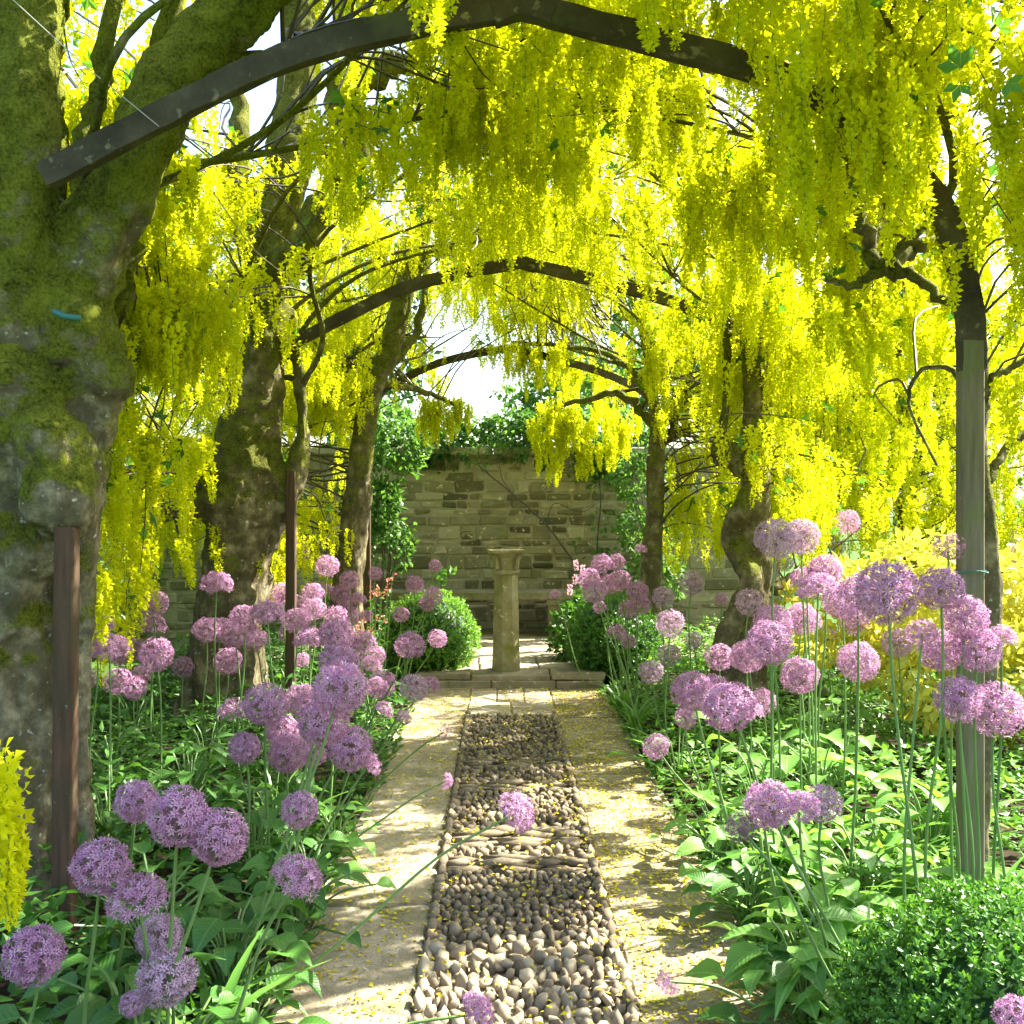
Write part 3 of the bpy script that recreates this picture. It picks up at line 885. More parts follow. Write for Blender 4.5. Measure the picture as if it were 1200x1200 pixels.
    if extra:
        exc = place_racemes(np.array([q for q, _ in extra]), np.array([l for _, l in extra]), 'fine' if len(extra) < 10 else 'hi', np.full(len(extra), .7))
    rp = np.vstack(rp); rl = np.concatenate(rl); rt = np.concatenate(rt)
    ch = place_racemes(rp, rl, lod, rt) + (exc if extra else [])
    tag(obj('blossom', mesh('blossom', rel(ch, b), [M['petal'], M['raceme_stem']]), root), kind='stuff')
    tag(obj('leaves', mesh('leaves', rel(tri_leaves(np.vstack(lp)), b), [M['lab_leaf']]), root), kind='stuff')
    tag(obj('twigs', mesh('twigs', rel(tw, b), [M['twig']]), root), kind='stuff')
    return root

# -- the thick mossy tree at the near arch, on the shaded side
D1 = 3.74
t1_tubes = [LP(D1, [(4, 1230, 168), (6, 1120, 150), (8, 1000, 140), (8, 800, 134), (6, 660, 136), (14, 580, 156), (26, 510, 176), (36, 440, 170)]),
            LP(D1, [(93, 1160, 34), (94, 950, 28), (95, 760, 30), (98, 640, 40), (104, 540, 58), (108, 450, 82), (104, 390, 90)]),
            LP(D1, [(34, 470, 130), (30, 380, 100, -.05), (31, 300, 82, -.1), (32, 200, 76, -.16), (34, 80, 78, -.16), (40, -80, 70, -.1)]),
            LP(D1, [(-16, 520, 130, .05), (-12, 430, 110), (-22, 350, 74), (-40, 250, 60)]),
            LP(D1, [(92, 430, 110), (92, 350, 92), (122, 275, 82, -.06), (160, 190, 78, -.06), (196, 110, 76, .04), (250, 45, 74, .06), (330, -30, 66, 0)])]
t1_br = [LP(D1, [(112, 400, 60, .1), (132, 330, 50, .25), (146, 260, 40, .3), (160, 180, 34, .3), (190, 60, 28, .3), (215, -60, 22, .2)]),
         LP(D1, [(85, 300, 34, .15), (98, 180, 24, .2), (120, 90, 20, .2), (135, -40, 16, .2)]),
         LP(D1, [(205, 108, 40, .05), (260, 84, 32, .1), (330, 70, 22, .15), (400, 30, 14, .2)]),
         LP(D1, [(60, 330, 30, .2), (70, 200, 22, .25), (66, 80, 18, .25), (80, -50, 14, .2)]),
         LP(D1, [(120, 420, 14, .2), (150, 430, 7, .5), (175, 400, 5, .8), (200, 380, 3, 1)]),
         LP(D1, [(-60, 700, 22, -.9), (-30, 820, 8, -1.3), (-6, 868, 5, -1.6), (22, 892, 3, -1.65)])]
t1_blobs = [(P(22, 560, D1 - .05), .20), (P(58, 545, D1 - .12), .10), (P(118, 440, D1 - .03), .13), (P(20, 450, D1 - .08), .17), (P(95, 385, D1 - .06), .13), (P(40, 640, D1 - .05), .15), (P(74, 560, D1 - .16), .17), (P(80, 596, D1 - .2), .10), (P(72, 588, D1 - .24), .13), (P(60, 520, D1 - .2), .15)]
ex = [(P(-6, 872, 1.95), .34), (P(12, 895, 1.95), .30), (P(-20, 880, 1.9), .33), (P(4, 930, 1.98), .27), (P(-30, 900, 1.95), .3), (P(16, 940, 2.0), .22)]
tree(np.array([*P(6, 600, D1)[:2], 0]), 'massive knobbly mossy old laburnum with forked trunk beside the rusty post', t1_tubes, t1_br, 'bark', .014, .022, t1_blobs,
     nclus=190, nper=8, side=-1, y0=2.6, y1=5.4, lod='hi', xout=3.2, zlow=.9, curtain=.36, extra=ex, leafy=5, density_fn=clear_left, scaff=3, zhigh=4.3)

# -- second tree on the shaded side
D2 = 7.05
t2_tubes = [LP(D2, [(256, 880, 120), (262, 800, 96), (270, 720, 84), (280, 640, 84), (285, 580, 88), (294, 520, 76), (308, 450, 54), (316, 370, 48), (320, 300, 50), (332, 230, 52), (344, 150, 48), (352, 60, 48), (358, -60, 42)]),
            LP(D2, [(314, 640, 26), (342, 570, 24), (353, 525, 24), (354, 480, 20), (350, 420, 16), (344, 360, 12)])]
t2_br = [LP(D2, [(316, 320, 40), (292, 250, 36), (274, 205, 28, .1), (282, 140, 22, .1), (270, 60, 16, .1)]),
         LP(D2, [(318, 330, 40), (355, 285, 34, -.3), (388, 230, 38, -.4), (405, 170, 42, -.5), (402, 115, 42, -.5), (432, 88, 34, -.6), (478, 70, 24, -.7), (540, 40, 14, -.8)]),
         LP(D2, [(402, 120, 30, -.5), (420, 60, 24, -.4), (440, -30, 18, -.3)]),
         LP(D2, [(262, 630, 24), (242, 585, 14, -.1), (226, 560, 8, -.2), (205, 548, 5, -.4)]),
         LP(D2, [(252, 600, 12), (215, 605, 9, -.2), (190, 595, 6, -.4), (170, 570, 4, -.5)]),
         LP(D2, [(290, 500, 20, .1), (260, 430, 14, .3), (230, 380, 9, .4), (215, 320, 6, .5)])]
tree(np.array([*P(256, 600, D2)[:2], 0]), 'tall grey laburnum with dark hollow behind the middle rusty post', t2_tubes, t2_br, 'bark2', .022, .028, [(P(258, 590, D2 - .1), .18), (P(318, 560, D2), .13)],
     nclus=240, nper=8, side=-1, y0=5.0, y1=8.6, lod='lo', xout=3.6, zlow=.75, curtain=.5, density_fn=clear_left, zhigh=4.2)

# -- third tree on the shaded side, leaning over the path
D3 = 8.9
t3_tubes = [LP(D3, [(402, 800, 56), (406, 720, 42), (410, 660, 36), (420, 580, 32), (427, 510, 28), (438, 450, 26), (456, 410, 25), (474, 340, 26), (490, 270, 29), (508, 210, 29), (519, 160, 26), (526, 110, 18)])]
t3_br = [LP(D3, [(438, 450, 12), (470, 452, 9, .6), (505, 462, 6, 1.1), (540, 478, 4, 1.3)]), LP(D3, [(513, 195, 18), (540, 168, 13, -.1), (570, 164, 11, -.2), (604, 172, 9, -.3), (640, 160, 7, -.4), (692, 138, 5, -.5)]),
         LP(D3, [(478, 330, 14), (500, 300, 12, .1), (530, 290, 11, .1), (532, 265, 9, .1), (560, 244, 6, .1)]),
         LP(D3, [(526, 130, 12), (545, 120, 8), (590, 100, 5)]),
         LP(D3, [(440, 450, 14), (480, 400, 11, .2), (498, 350, 8, .3), (500, 300, 5, .4)]),
         LP(D3, [(495, 250, 12), (470, 180, 9, .2), (448, 130, 6, .3)])]
tree(np.array([*P(402, 600, D3)[:2], 0]), 'slim laburnum leaning over the path from beside the far rusty post', t3_tubes, t3_br, 'bark2', .02, .014, [],
     extra=[(tuple(P(random.uniform(495, 548), random.uniform(466, 486), 10.15) + rng.normal(0, .05, 3)), random.uniform(.2, .34)) for _ in range(26)], nclus=210, nper=8, side=-1, y0=8.2, y1=11.0, lod='lo', xout=4.2, zlow=1.0, curtain=.45, density_fn=clear_left, zhigh=3.6)

# -- sunny side: thin stem tied to the near post
D4 = 3.66
t4_tubes = [LP(D4, [(1148, 1090, 30), (1150, 980, 25), (1154, 860, 24), (1163, 740, 25), (1164, 680, 25), (1157, 600, 24), (1148, 540, 22), (1151, 450, 20), (1148, 370, 17), (1138, 300, 14), (1120, 240, 11)])]
t4_br = [LP(D4, [(1156, 570, 12), (1178, 530, 10, .05), (1215, 500, 9, .1)]), LP(D4, [(1152, 490, 11), (1164, 445, 10), (1190, 428, 8), (1230, 400, 7)]),
         LP(D4, [(1148, 372, 14), (1105, 350, 12, .1), (1072, 322, 13, .15), (1040, 316, 19, .2), (1020, 290, 18, .2), (1008, 245, 17, .2), (994, 185, 14, .2), (978, 130, 11, .2), (950, 80, 8, .2)]),
         LP(D4, [(1110, 278, 16, .3), (1070, 292, 19, .25), (1036, 312, 20, .2)]), LP(D4, [(1034, 316, 14, .2), (1000, 332, 10, .2), (968, 326, 7, .2)]),
         LP(D4, [(1150, 470, 8), (1110, 430, 6, .1), (1075, 440, 5, .2), (1068, 480, 4, .2), (1100, 545, 3, .2)]),
         LP(D4, [(994, 185, 9, .2), (1050, 130, 7, .1), (1090, 60, 6, 0), (1140, 0, 5, 0)])]
tree(np.array([*P(1148, 600, D4)[:2], 0]), 'young thin-stemmed laburnum tied to the near timber post', t4_tubes, t4_br, 'bark2', .010, .006, [],
     extra=[((random.uniform(.80, 1.42), random.uniform(3.15, 3.36), random.uniform(2.62, 3.15)), random.uniform(.2, .32)) for _ in range(46)], nclus=210, nper=8, side=1, y0=2.4, y1=5.2, lod='hi', xout=2.9, zlow=1.75, curtain=.36, density_fn=sunny, leafy=6, wscale=20)

# -- sunny side: twisted tree in the middle
D5 = 6.7
t5_tubes = [LP(D5, [(874, 830, 48), (882, 740, 36), (887, 660, 34), (889, 590, 31), (886, 520, 27), (881, 440, 21), (876, 370, 17), (876, 300, 13), (872, 240, 10), (880, 180, 7)]),
            LP(D5, [(848, 810, 36, -.05), (852, 750, 28, -.1), (868, 712, 26, -.13), (880, 680, 26, -.12), (866, 650, 26, -.02), (858, 625, 26, .05), (868, 600, 26, -.08), (884, 572, 24, -.06)]),
            LP(D5, [(888, 690, 20, -.1), (870, 735, 18, -.05), (858, 745, 18)])]
t5_br = [LP(D5, [(890, 510, 20), (900, 450, 15), (906, 400, 11), (916, 340, 7), (930, 280, 4)]), LP(D5, [(886, 550, 22), (864, 536, 27), (846, 530, 22, -.05), (850, 480, 9), (852, 400, 9), (848, 320, 9), (842, 255, 8), (828, 180, 5)]),
         LP(D5, [(850, 262, 8), (870, 252, 7), (893, 235, 6)]), LP(D5, [(892, 700, 18), (915, 685, 15, .1), (945, 668, 13, .2), (985, 655, 9, .4)]),
         LP(D5, [(842, 255, 6), (820, 220, 4), (800, 150, 3)]), LP(D5, [(905, 400, 7), (950, 360, 5, .2), (990, 350, 3, .3)])]
tree(np.array([*P(874, 600, D5)[:2], 0]), 'twisted double-stemmed laburnum beside the sunny bed', t5_tubes, t5_br, 'bark2', .015, .012, [(P(854, 532, D5 - .03), .09)],
     nclus=230, nper=8, side=1, y0=5.0, y1=8.6, lod='lo', xout=2.8, zlow=1.35, curtain=.45, density_fn=sunny, wscale=14)

# -- sunny side: slender tree near the wall
D6 = 9.4
t6_tubes = [LP(D6, [(764, 800, 34), (762, 730, 27), (764, 650, 24), (770, 560, 19), (768, 480, 15), (756, 400, 11), (738, 330, 8)])]
t6_br = [LP(D6, [(770, 500, 12), (730, 462, 9, .3), (690, 468, 7, .6), (640, 480, 4, .9)]), LP(D6, [(768, 470, 9), (720, 420, 7, .6), (660, 405, 5, 1.0), (600, 402, 4, 1.2)]), LP(D6, [(770, 540, 12), (800, 470, 8, .1), (820, 400, 6, .2)]), LP(D6, [(768, 470, 9), (735, 430, 6), (705, 420, 4)])]
tree(np.array([*P(764, 600, D6)[:2], 0]), 'slender laburnum half hidden by its own blossom near the stone wall', t6_tubes, t6_br, 'bark2', .015, .010, [],
     extra=[(tuple(P(random.uniform(632, 735), random.uniform(470, 525), 10.2) + rng.normal(0, .08, 3)), random.uniform(.2, .36)) for _ in range(80)] + [(tuple(P(random.uniform(585, 680), random.uniform(402, 432), 10.4) + rng.normal(0, .08, 3)), random.uniform(.2, .36)) for _ in range(30)], nclus=230, nper=8, side=1, y0=8.2, y1=11.0, lod='lo', xout=3.2, zlow=1.15, curtain=.5, wscale=14, density_fn=sunny)

# -- one more beyond the golden shrub, hanging free of the arches
D7 = 8.3
t7_tubes = [LP(D7, [(1075, 830, 40), (1070, 740, 30), (1062, 640, 26), (1068, 560, 22), (1060, 480, 18), (1050, 400, 13)])]
t7_br = [LP(D7, [(1064, 540, 16), (1010, 470, 11), (960, 420, 7), (930, 400, 5)]), LP(D7, [(1060, 500, 14), (1110, 440, 10), (1150, 400, 7)]), LP(D7, [(1055, 440, 12, 0), (1040, 380, 9, -.4), (1000, 340, 6, -.7)])]
tree(np.array([*P(1075, 600, D7)[:2], 0]), 'sunlit laburnum standing free beyond the golden shrub', t7_tubes, t7_br, 'bark2', .015, .010, [],
     nclus=150, nper=8, side=1, y0=7.4, y1=9.4, lod='lo', xin=2.2, xout=4.7, zlow=1.25, curtain=1.0, wscale=14, scaff=0, zhigh=3.5)

# ------------------------------------------------------------------ alliums
def head_mesh(name, n, seed, kind='full', mat='allium'):
    """flower globe of radius 1"""
    r = np.random.default_rng(seed)
    i = np.arange(n) + .5
    z = 1 - 2 * i / n
    ph = i * 2.39996
    d = np.stack([np.sqrt(1 - z * z) * np.cos(ph), np.sqrt(1 - z * z) * np.sin(ph), z], -1)
    d = nrm(d + r.normal(0, .10, d.shape))
    if kind == 'dome': d = d[d[:, 2] > -.25]
    elif kind == 'sparse': d = d[r.random(len(d)) < .5]
    n = len(d)
    rad = r.uniform(.72, .93, n)
    if kind == 'sparse': rad = r.uniform(.6, .95, n)
    c = d * rad[:, None]
    v = r.random(n)
    u = nrm(np.cross(d, nrm(r.standard_normal((n, 3))))); w_ = np.cross(d, u)
    ch = []
    k = 6
    for q in range(k):
        a = 2 * math.pi * q / k + r.normal(0, .1, n)
        pd = u * np.cos(a)[:, None] + w_ * np.sin(a)[:, None] + d * r.uniform(.2, .75, n)[:, None]
        ch.append((*kites(c, pd, np.cross(d, pd), r.uniform(.15, .23, n), np.full(n, .055), .15, .5), 0, np.repeat(v, 4)))
    ch.append((*kites(d * .05, d, u, rad, np.full(n, .022), 0), 1, np.repeat(v, 4)))
    ch.append((*kites(c, d, u, np.full(n, .08), np.full(n, .07), .3), 2, np.repeat(v, 4)))
    return mesh(name, ch, [M[mat], M['pedicel'], M['allium_eye']])
HEADS = {('full', 'hi'): [head_mesh('flower_head', 290, s) for s in range(4)], ('full', 'lo'): [head_mesh('flower_head', 190, 10 + s) for s in range(3)],
         ('dome', 'hi'): [head_mesh('flower_head', 300, 30 + s, 'dome') for s in range(2)], ('dome', 'lo'): [head_mesh('flower_head', 200, 35 + s, 'dome') for s in range(2)],
         ('pale', 'hi'): [head_mesh('flower_head', 280, 40, 'full', 'allium_pale')], ('pale', 'lo'): [head_mesh('flower_head', 190, 41, 'full', 'allium_pale')],
         ('spent', 'hi'): [head_mesh('flower_head', 210, 50, 'sparse', 'allium_spent')], ('spent', 'lo'): [head_mesh('flower_head', 150, 51, 'sparse', 'allium_spent')]}
acount = 0
def allium(px, py, D, label, group, d=None, kind=None, base=None, tilt=None):
    global acount
    acount += 1
    if d is None:
        d = min(180.0 / D, 8.3)
        zt = CZ - (py - 600) / F * d
        if zt < .5: d = (CZ - .5) * F / (py - 600) * random.uniform(.97, 1.03)
    top = P(px, py, d)
    rad = D / 2 / F * d * 1.2
    if base is None:
        bx = top[0] + random.uniform(-.06, .06) * top[2]; by = d + random.uniform(-.12, .12)
        s = -1 if px < 600 else 1
        if abs(bx) < .86 or bx * s < 0: bx = s * random.uniform(.84, .98)
        base = (bx, by)
    b = np.array([base[0], base[1], float(bedz(np.array(base[0]), np.array(base[1]))) - .01])
    root = empty('allium', b, label, 'flower', group)
    top = top - b
    m1 = top * .35 + np.array([random.uniform(-.03, .03), random.uniform(-.03, .03), .02]); m2 = top * .72 + np.array([random.uniform(-.02, .02), 0, .01 + .03 * np.linalg.norm(top[:2])])
    p = crom([(0, 0, 0), m1, m2, top - (0, 0, rad * .05)], 5)
    me = mesh('stem', tube_chunks(p, np.linspace(.0058, .0038, len(p)), 6, var=random.random()), [M['stem']], True)
    obj('stem', me, root)
    lod = 'hi' if D >= 34 else 'lo'
    k = kind or ('dome' if random.random() < .18 else 'full')
    tdir = nrm(p[-1] - p[-3])
    q = Vector(tdir).to_track_quat('Z', 'Y') if tilt is None else Vector(tilt).to_track_quat('Z', 'Y')
    q = q @ Quaternion((0, 0, 1), random.random() * 6.28)
    o = obj('flower_head', random.choice(HEADS[(k, lod)]), root, top)
    o.rotation_mode = 'QUATERNION'; o.rotation_quaternion = q
    sq = random.uniform(.88, 1.0)
    o.scale = (rad, rad, rad * sq)
    return root

g = 'alliums in the shaded bed by the mossy trunk'
near = [(42, 1117, 62, 'round mauve allium on short stem right beside the base of the mossy trunk'), (121, 1014, 60, 'round mauve allium with brownish middle in front of the rusty post'),
        (163, 1055, 62, 'domed mauve allium with its dark stem showing in front, among the broad leaves'), (161, 938, 44, 'smaller deep mauve allium on a slanting stem behind the big pink-mauve one'),
        (211, 956, 62, 'largest bright pink-mauve allium globe of the cluster by the mossy trunk'), (258, 980, 60, 'flattened mauve allium touching the bright pink-mauve globe'),
        (188, 1096, 48, 'pale faded allium with yellow petals caught in it'), (197, 1143, 62, 'dense violet allium just below the pale faded one'),
        (157, 1174, 28, 'tiny deep purple allium low among the leaves'), (347, 1030, 54, 'half-dome allium leaning over the strappy leaves at the path edge'), (352, 948, 38, 'small dusky allium alone above the shaded leaves'), (287, 876, 34, 'small round bright allium standing in front of the middle cluster')]
for px, py, D, lb in near:
    kd = 'pale' if 'pale' in lb else ('dome' if 'dome' in lb or 'domed' in lb else 'full')
    dd = {352: 3.1, 287: 3.9, 347: 2.55}.get(px, 2.45 if D > 50 else (2.6 if D > 35 else 2.4))
    b = None
    if px == 347: b = (-.86, 2.6)
    if px == 161: b = P(120, 1100, 2.9)[:2]
    allium(px, py, D, lb, g, d=dd, kind=kd, base=b)
sets = [
 ('mauve allium of the dense shaded path-edge drift', 'alliums in the drift beside the shaded path edge',
  [(399, 806, 56), (379, 846, 54), (411, 877, 46), (331, 856, 36), (338, 882, 42), (368, 883, 28), (431, 897, 30), (274, 835, 33), (312, 825, 46), (353, 819, 36), (398, 776, 44), (364, 752, 34), (394, 743, 38), (425, 754, 30), (433, 782, 26), (449, 801, 30), (442, 806, 24), (354, 773, 17), (410, 762, 30), (440, 768, 22)]),
 ('small mauve allium between the mossy and hollow trunks', 'alliums between the two big trunks',
  [(112, 704, 27), (113, 734, 38), (130, 762, 40), (142, 764, 28), (157, 760, 26), (184, 766, 36), (216, 781, 23), (181, 706, 30), (181, 735, 29), (103, 793, 26), (140, 797, 30), (167, 790, 22), (159, 805, 26), (96, 776, 20)]),
 ('pink-mauve allium in front of the hollow trunk', 'alliums in front of the hollow trunk',
  [(255, 687, 34), (265, 708, 26), (243, 737, 29), (258, 737, 28), (275, 743, 30), (287, 725, 33), (314, 721, 36), (302, 753, 29), (268, 774, 29)]),
 ('dusky pink allium of the drift by orange bracts', 'alliums in the far shaded drift',
  [(384, 663, 25), (355, 648, 16), (410, 680, 22), (440, 672, 15), (332, 695, 25), (367, 695, 24), (381, 694, 22), (400, 696, 22), (348, 707, 20), (368, 713, 26), (420, 704, 18), (430, 721, 13), (346, 727, 28), (394, 722, 24), (338, 742, 20), (413, 722, 20), (404, 710, 18), (357, 722, 20)]),
 ('mauve allium around the bright round box ball', 'alliums around the shaded-side box ball',
  [(470, 720, 18), (486, 685, 20), (510, 663, 14), (508, 698, 20), (500, 707, 18), (482, 755, 31), (474, 758, 22), (513, 748, 20)]),
 ('pale mauve allium arching over the shaded path edge', 'alliums overhanging the shaded path edge',
  [(485, 806, 32), (505, 803, 20), (449, 833, 22), (473, 841, 18)]),
 ('mauve allium beside the dark box ball', 'alliums by the dark box ball',
  [(705, 660, 22), (722, 659, 19), (690, 678, 24), (697, 693, 28), (703, 712, 14), (727, 680, 24), (747, 693, 24), (751, 708, 22), (737, 714, 22), (723, 743, 22), (737, 752, 16), (713, 684, 22)]),
 ('pale pink allium along the sunny path edge', 'alliums scattered along the sunny path edge',
  [(751, 645, 14), (811, 683, 26), (778, 700, 24), (786, 731, 30), (813, 750, 20), (784, 768, 25), (846, 702, 14), (763, 787, 26), (804, 842, 24), (769, 875, 28), (879, 706, 29)]),
 ('mauve allium packed before the twisted tree', 'alliums in the sunlit drift',
  [(907, 731, 40), (940, 726, 34), (903, 754, 48), (843, 770, 31), (876, 770, 36), (811, 810, 44), (835, 814, 42), (855, 829, 56), (879, 838, 30), (895, 822, 28), (938, 792, 40), (920, 660, 20), (972, 747, 26)]),
 ('large mauve allium crowding before the golden shrub', 'alliums before the golden shrub',
  [(968, 670, 36), (960, 694, 44), (946, 683, 36), (988, 705, 40), (1007, 702, 50), (1003, 729, 30), (1024, 733, 20), (946, 729, 32), (1053, 754, 32), (1007, 776, 42), (1059, 729, 26), (994, 612, 28), (983, 641, 18)]),
 ('dusky mauve allium crowded against the near timber post', 'alliums against the near timber post',
  [(1083, 742, 32), (1105, 763, 46), (1147, 761, 48), (1134, 724, 46), (1105, 690, 46), (1176, 750, 32), (1125, 820, 48), (1168, 832, 58)]),
 ('pale lilac allium beyond the thin tied stem', 'alliums beyond the tied stem',
  [(1193, 627, 22), (1195, 651, 24), (1183, 692, 28), (1198, 731, 18)]),
]
def set_labels(lb, lst):
    """names the outstanding ones of a drift, then the rest by where they stand to those"""
    a = np.array(lst, float)
    side = 1.0 if a[:, 0].mean() > 600 else -1.0
    anchors = {}
    for nm, k in (('largest', a[:, 2].argmax()), ('tallest', a[:, 1].argmin()), ('lowest', a[:, 1].argmax()), ('smallest', a[:, 2].argmin())):
        if int(k) not in anchors.values(): anchors[nm] = int(k)
    out = [None] * len(lst)
    rest = lb.split(' ', 1)[1] if lb.split(' ')[0] in ('small', 'large') else lb
    for nm, k in anchors.items(): out[k] = nm + ' ' + rest
    for i in range(len(lst)):
        if out[i]: continue
        nm = min(anchors, key=lambda q: np.hypot(*(a[anchors[q], :2] - a[i, :2])))
        dx, dy = (a[i, :2] - a[anchors[nm], :2])
        w = ('below' if dy > 0 else 'above') if abs(dy) > abs(dx) else ('farther from the path than' if dx * side > 0 else 'on the path side of')
        out[i] = rest + ', ' + w + ' its ' + nm
    return out
for lb, gp, lst in sets:
    lbs = set_labels(lb, lst)
    for (px, py, D), l2 in zip(lst, lbs):
        kd = None
        if 'arching' in lb: kd = 'dome'
        if 'pale' in lb and random.random() < .6: kd = 'pale'
        allium(px, py, D, l2 if len(l2.split()) <= 16 else lb, gp, kind=kd, d=random.uniform(2.95, 3.2) if 'timber post' in lb else None)
allium(1042, 694, 68, 'biggest and deepest purple allium globe, whole and round before the golden shrub', 'alliums before the golden shrub', d=2.9, kind='full')
allium(910, 631, 44, 'tallest pale pink allium, standing alone beside the twisted trunk', 'alliums in the sunlit drift', d=4.4, kind='pale')
allium(940, 629, 38, 'pale washed-out allium just behind the tallest pale one', 'alliums in the sunlit drift', d=4.9, kind='pale')
allium(1113, 642, 36, 'dark spent allium head touching the near timber post', 'alliums against the near timber post', d=3.3, kind='spent')
allium(902, 944, 52, 'open dusky allium above the sunny leaves, thin and loose', 'alliums above the sunny leaves', d=2.85, kind='full')
allium(937, 951, 46, 'violet allium merging with the open dusky one', 'alliums above the sunny leaves', d=2.9, kind='dome')
allium(870, 971, 36, 'brown withered allium beside the open dusky one', 'alliums above the sunny leaves', d=2.8, kind='spent')
allium(965, 943, 40, 'nearly white sunlit allium behind the violet one', 'alliums above the sunny leaves', d=3.2, kind='pale')
g = 'alliums fallen out over the path'
allium(602, 953, 44, 'allium on a long stem leaning right across the path', g, d=3.05, kind='dome', base=(-.86, 3.1), tilt=(.8, -.1, .45))
allium(522, 915, 17, 'small dusky allium hanging over the middle of the paving', g, d=4.3, kind='dome', base=(-.85, 4.5), tilt=(.9, 0, -.2))
allium(520, 857, 18, 'faint brownish allium hanging over the paving nearer the pedestal', g, d=5.0, kind='spent', base=(-.86, 5.1), tilt=(.9, 0, .1))
allium(556, 1187, 42, 'violet allium lying over the pebbles on a nearly level stem', g, d=2.75, kind='dome', base=(-.86, 2.62), tilt=(.85, .1, .5))
allium(785, 1150, 28, 'magenta allium drooping at the sunny path edge', g, d=2.9, kind='dome', base=(.88, 2.95), tilt=(-.6, 0, -.5))
allium(1192, 1194, 44, 'violet allium poking out beside the near box ball', 'alliums above the sunny leaves', d=2.0, base=(1.12, 1.95))

# ------------------------------------------------------------------ leaves for the beds
def blade(nl, prof, length, width, fold, arch, wave, seed):
    """a leaf lying along +x from the origin; prof gives the half width along it"""
    r = np.random.default_rng(seed)
    t = np.linspace(0, 1, nl + 1)
    hw = np.array([prof(x) for x in t]) * width
    x = t * length; zc = arch * (t - 1.35 * t * t) * length
    V = []
    for i in range(nl + 1):
        wv = wave * r.normal(0, 1, 2) * hw[i]
        V += [(x[i], -hw[i], zc[i] + fold * hw[i] + wv[0]), (x[i], 0, zc[i]), (x[i], hw[i], zc[i] + fold * hw[i] + wv[1])]
    Q = []
    for i in range(nl):
        a = i * 3
        Q += [[a, a + 3, a + 4, a + 1], [a + 1, a + 4, a + 5, a + 2]]
    return np.array(V), np.array(Q)
heart = lambda t: (.04 if t == 0 else 0) + .5 * (math.sin(math.pi * min(1, t * 1.0) ** .62)) if t < 1 else .0
strapf = lambda t: .5 * (min(1, .35 + t * 3) * (1 - t ** 2.2)) + .01
def leafset(name, prof, mat, n, l, wd, fold, arch, wave):
    out = []
    for k in range(n):
        V, Q = blade(7, prof, l, wd * (.85 + .06 * k), fold * (.7 + .25 * k), arch * (.6 + .3 * k), wave, 100 + k)
        out.append(mesh(name, [(V, Q, 0, k / max(1, n - 1))], [M[mat]], True))
    return out
LEAF = {'broad': leafset('leaf', heart, 'broad', 4, 1.0, .72, .28, .35, .07), 'bright': leafset('leaf', heart, 'bright', 4, 1.0, .76, .28, .35, .07),
        'lance': leafset('leaf', heart, 'broad', 4, 1.0, .42, .3, .3, .06), 'strap': leafset('leaf', strapf, 'strap', 4, 1.0, .10, .35, .75, .02), 'brightlance': leafset('leaf', heart, 'bright', 4, 1.0, .36, .35, .45, .06)}
nleaf = 0
def leafy_plant(x, y, kind, n, size, h, name, label, group, spread=1.0):
    """a clump: every leaf an object, the stalks one mesh"""
    global nleaf
    if kind == 'broad': n, size = int(n * 1.35), size * .84
    z0 = float(bedz(np.array(x), np.array(y)))
    root = empty(name, (x, y, z0), label, 'plant', group, 0)
    st = []
    for k in range(n):
        a = k * 2.4 + random.uniform(-.4, .4)
        u = (k + .5) / n
        rr = h * spread * (.25 + .75 * u) * random.uniform(.7, 1.1); hh = h * (1.05 - .7 * u * u) * random.uniform(.75, 1.15)
        s = size * random.uniform(.5, 1.05)
        if kind == 'strap':
            tip_up = random.uniform(.7, 1.25)
            obj('leaf', random.choice(LEAF['strap']), root, (math.cos(a) * .03, math.sin(a) * .03, 0), (random.uniform(-.3, .3), -tip_up, a), (s, s * random.uniform(.8, 1.2), s))
        else:
            px, py, pz = math.cos(a) * rr, math.sin(a) * rr, max(.03, hh)
            obj('leaf', random.choice(LEAF[kind]), root, (px, py, pz), (random.uniform(-.35, .35), random.uniform(-.25, .45), a + random.uniform(-.5, .5)), s)
            st += tube_chunks(crom([(math.cos(a) * .01, math.sin(a) * .01, 0), (px * .45, py * .45, pz * .75), (px, py, pz)], 3), .0025 + .01 * size, 4, cap=False, var=.5)
        nleaf += 1
    if st: obj('leaf_stalks', mesh('leaf_stalks', st, [M['stem']]), root)['kind'] = 'stuff'
    return root

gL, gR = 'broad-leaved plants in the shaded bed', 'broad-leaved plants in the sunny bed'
rp_ = random.Random(21)
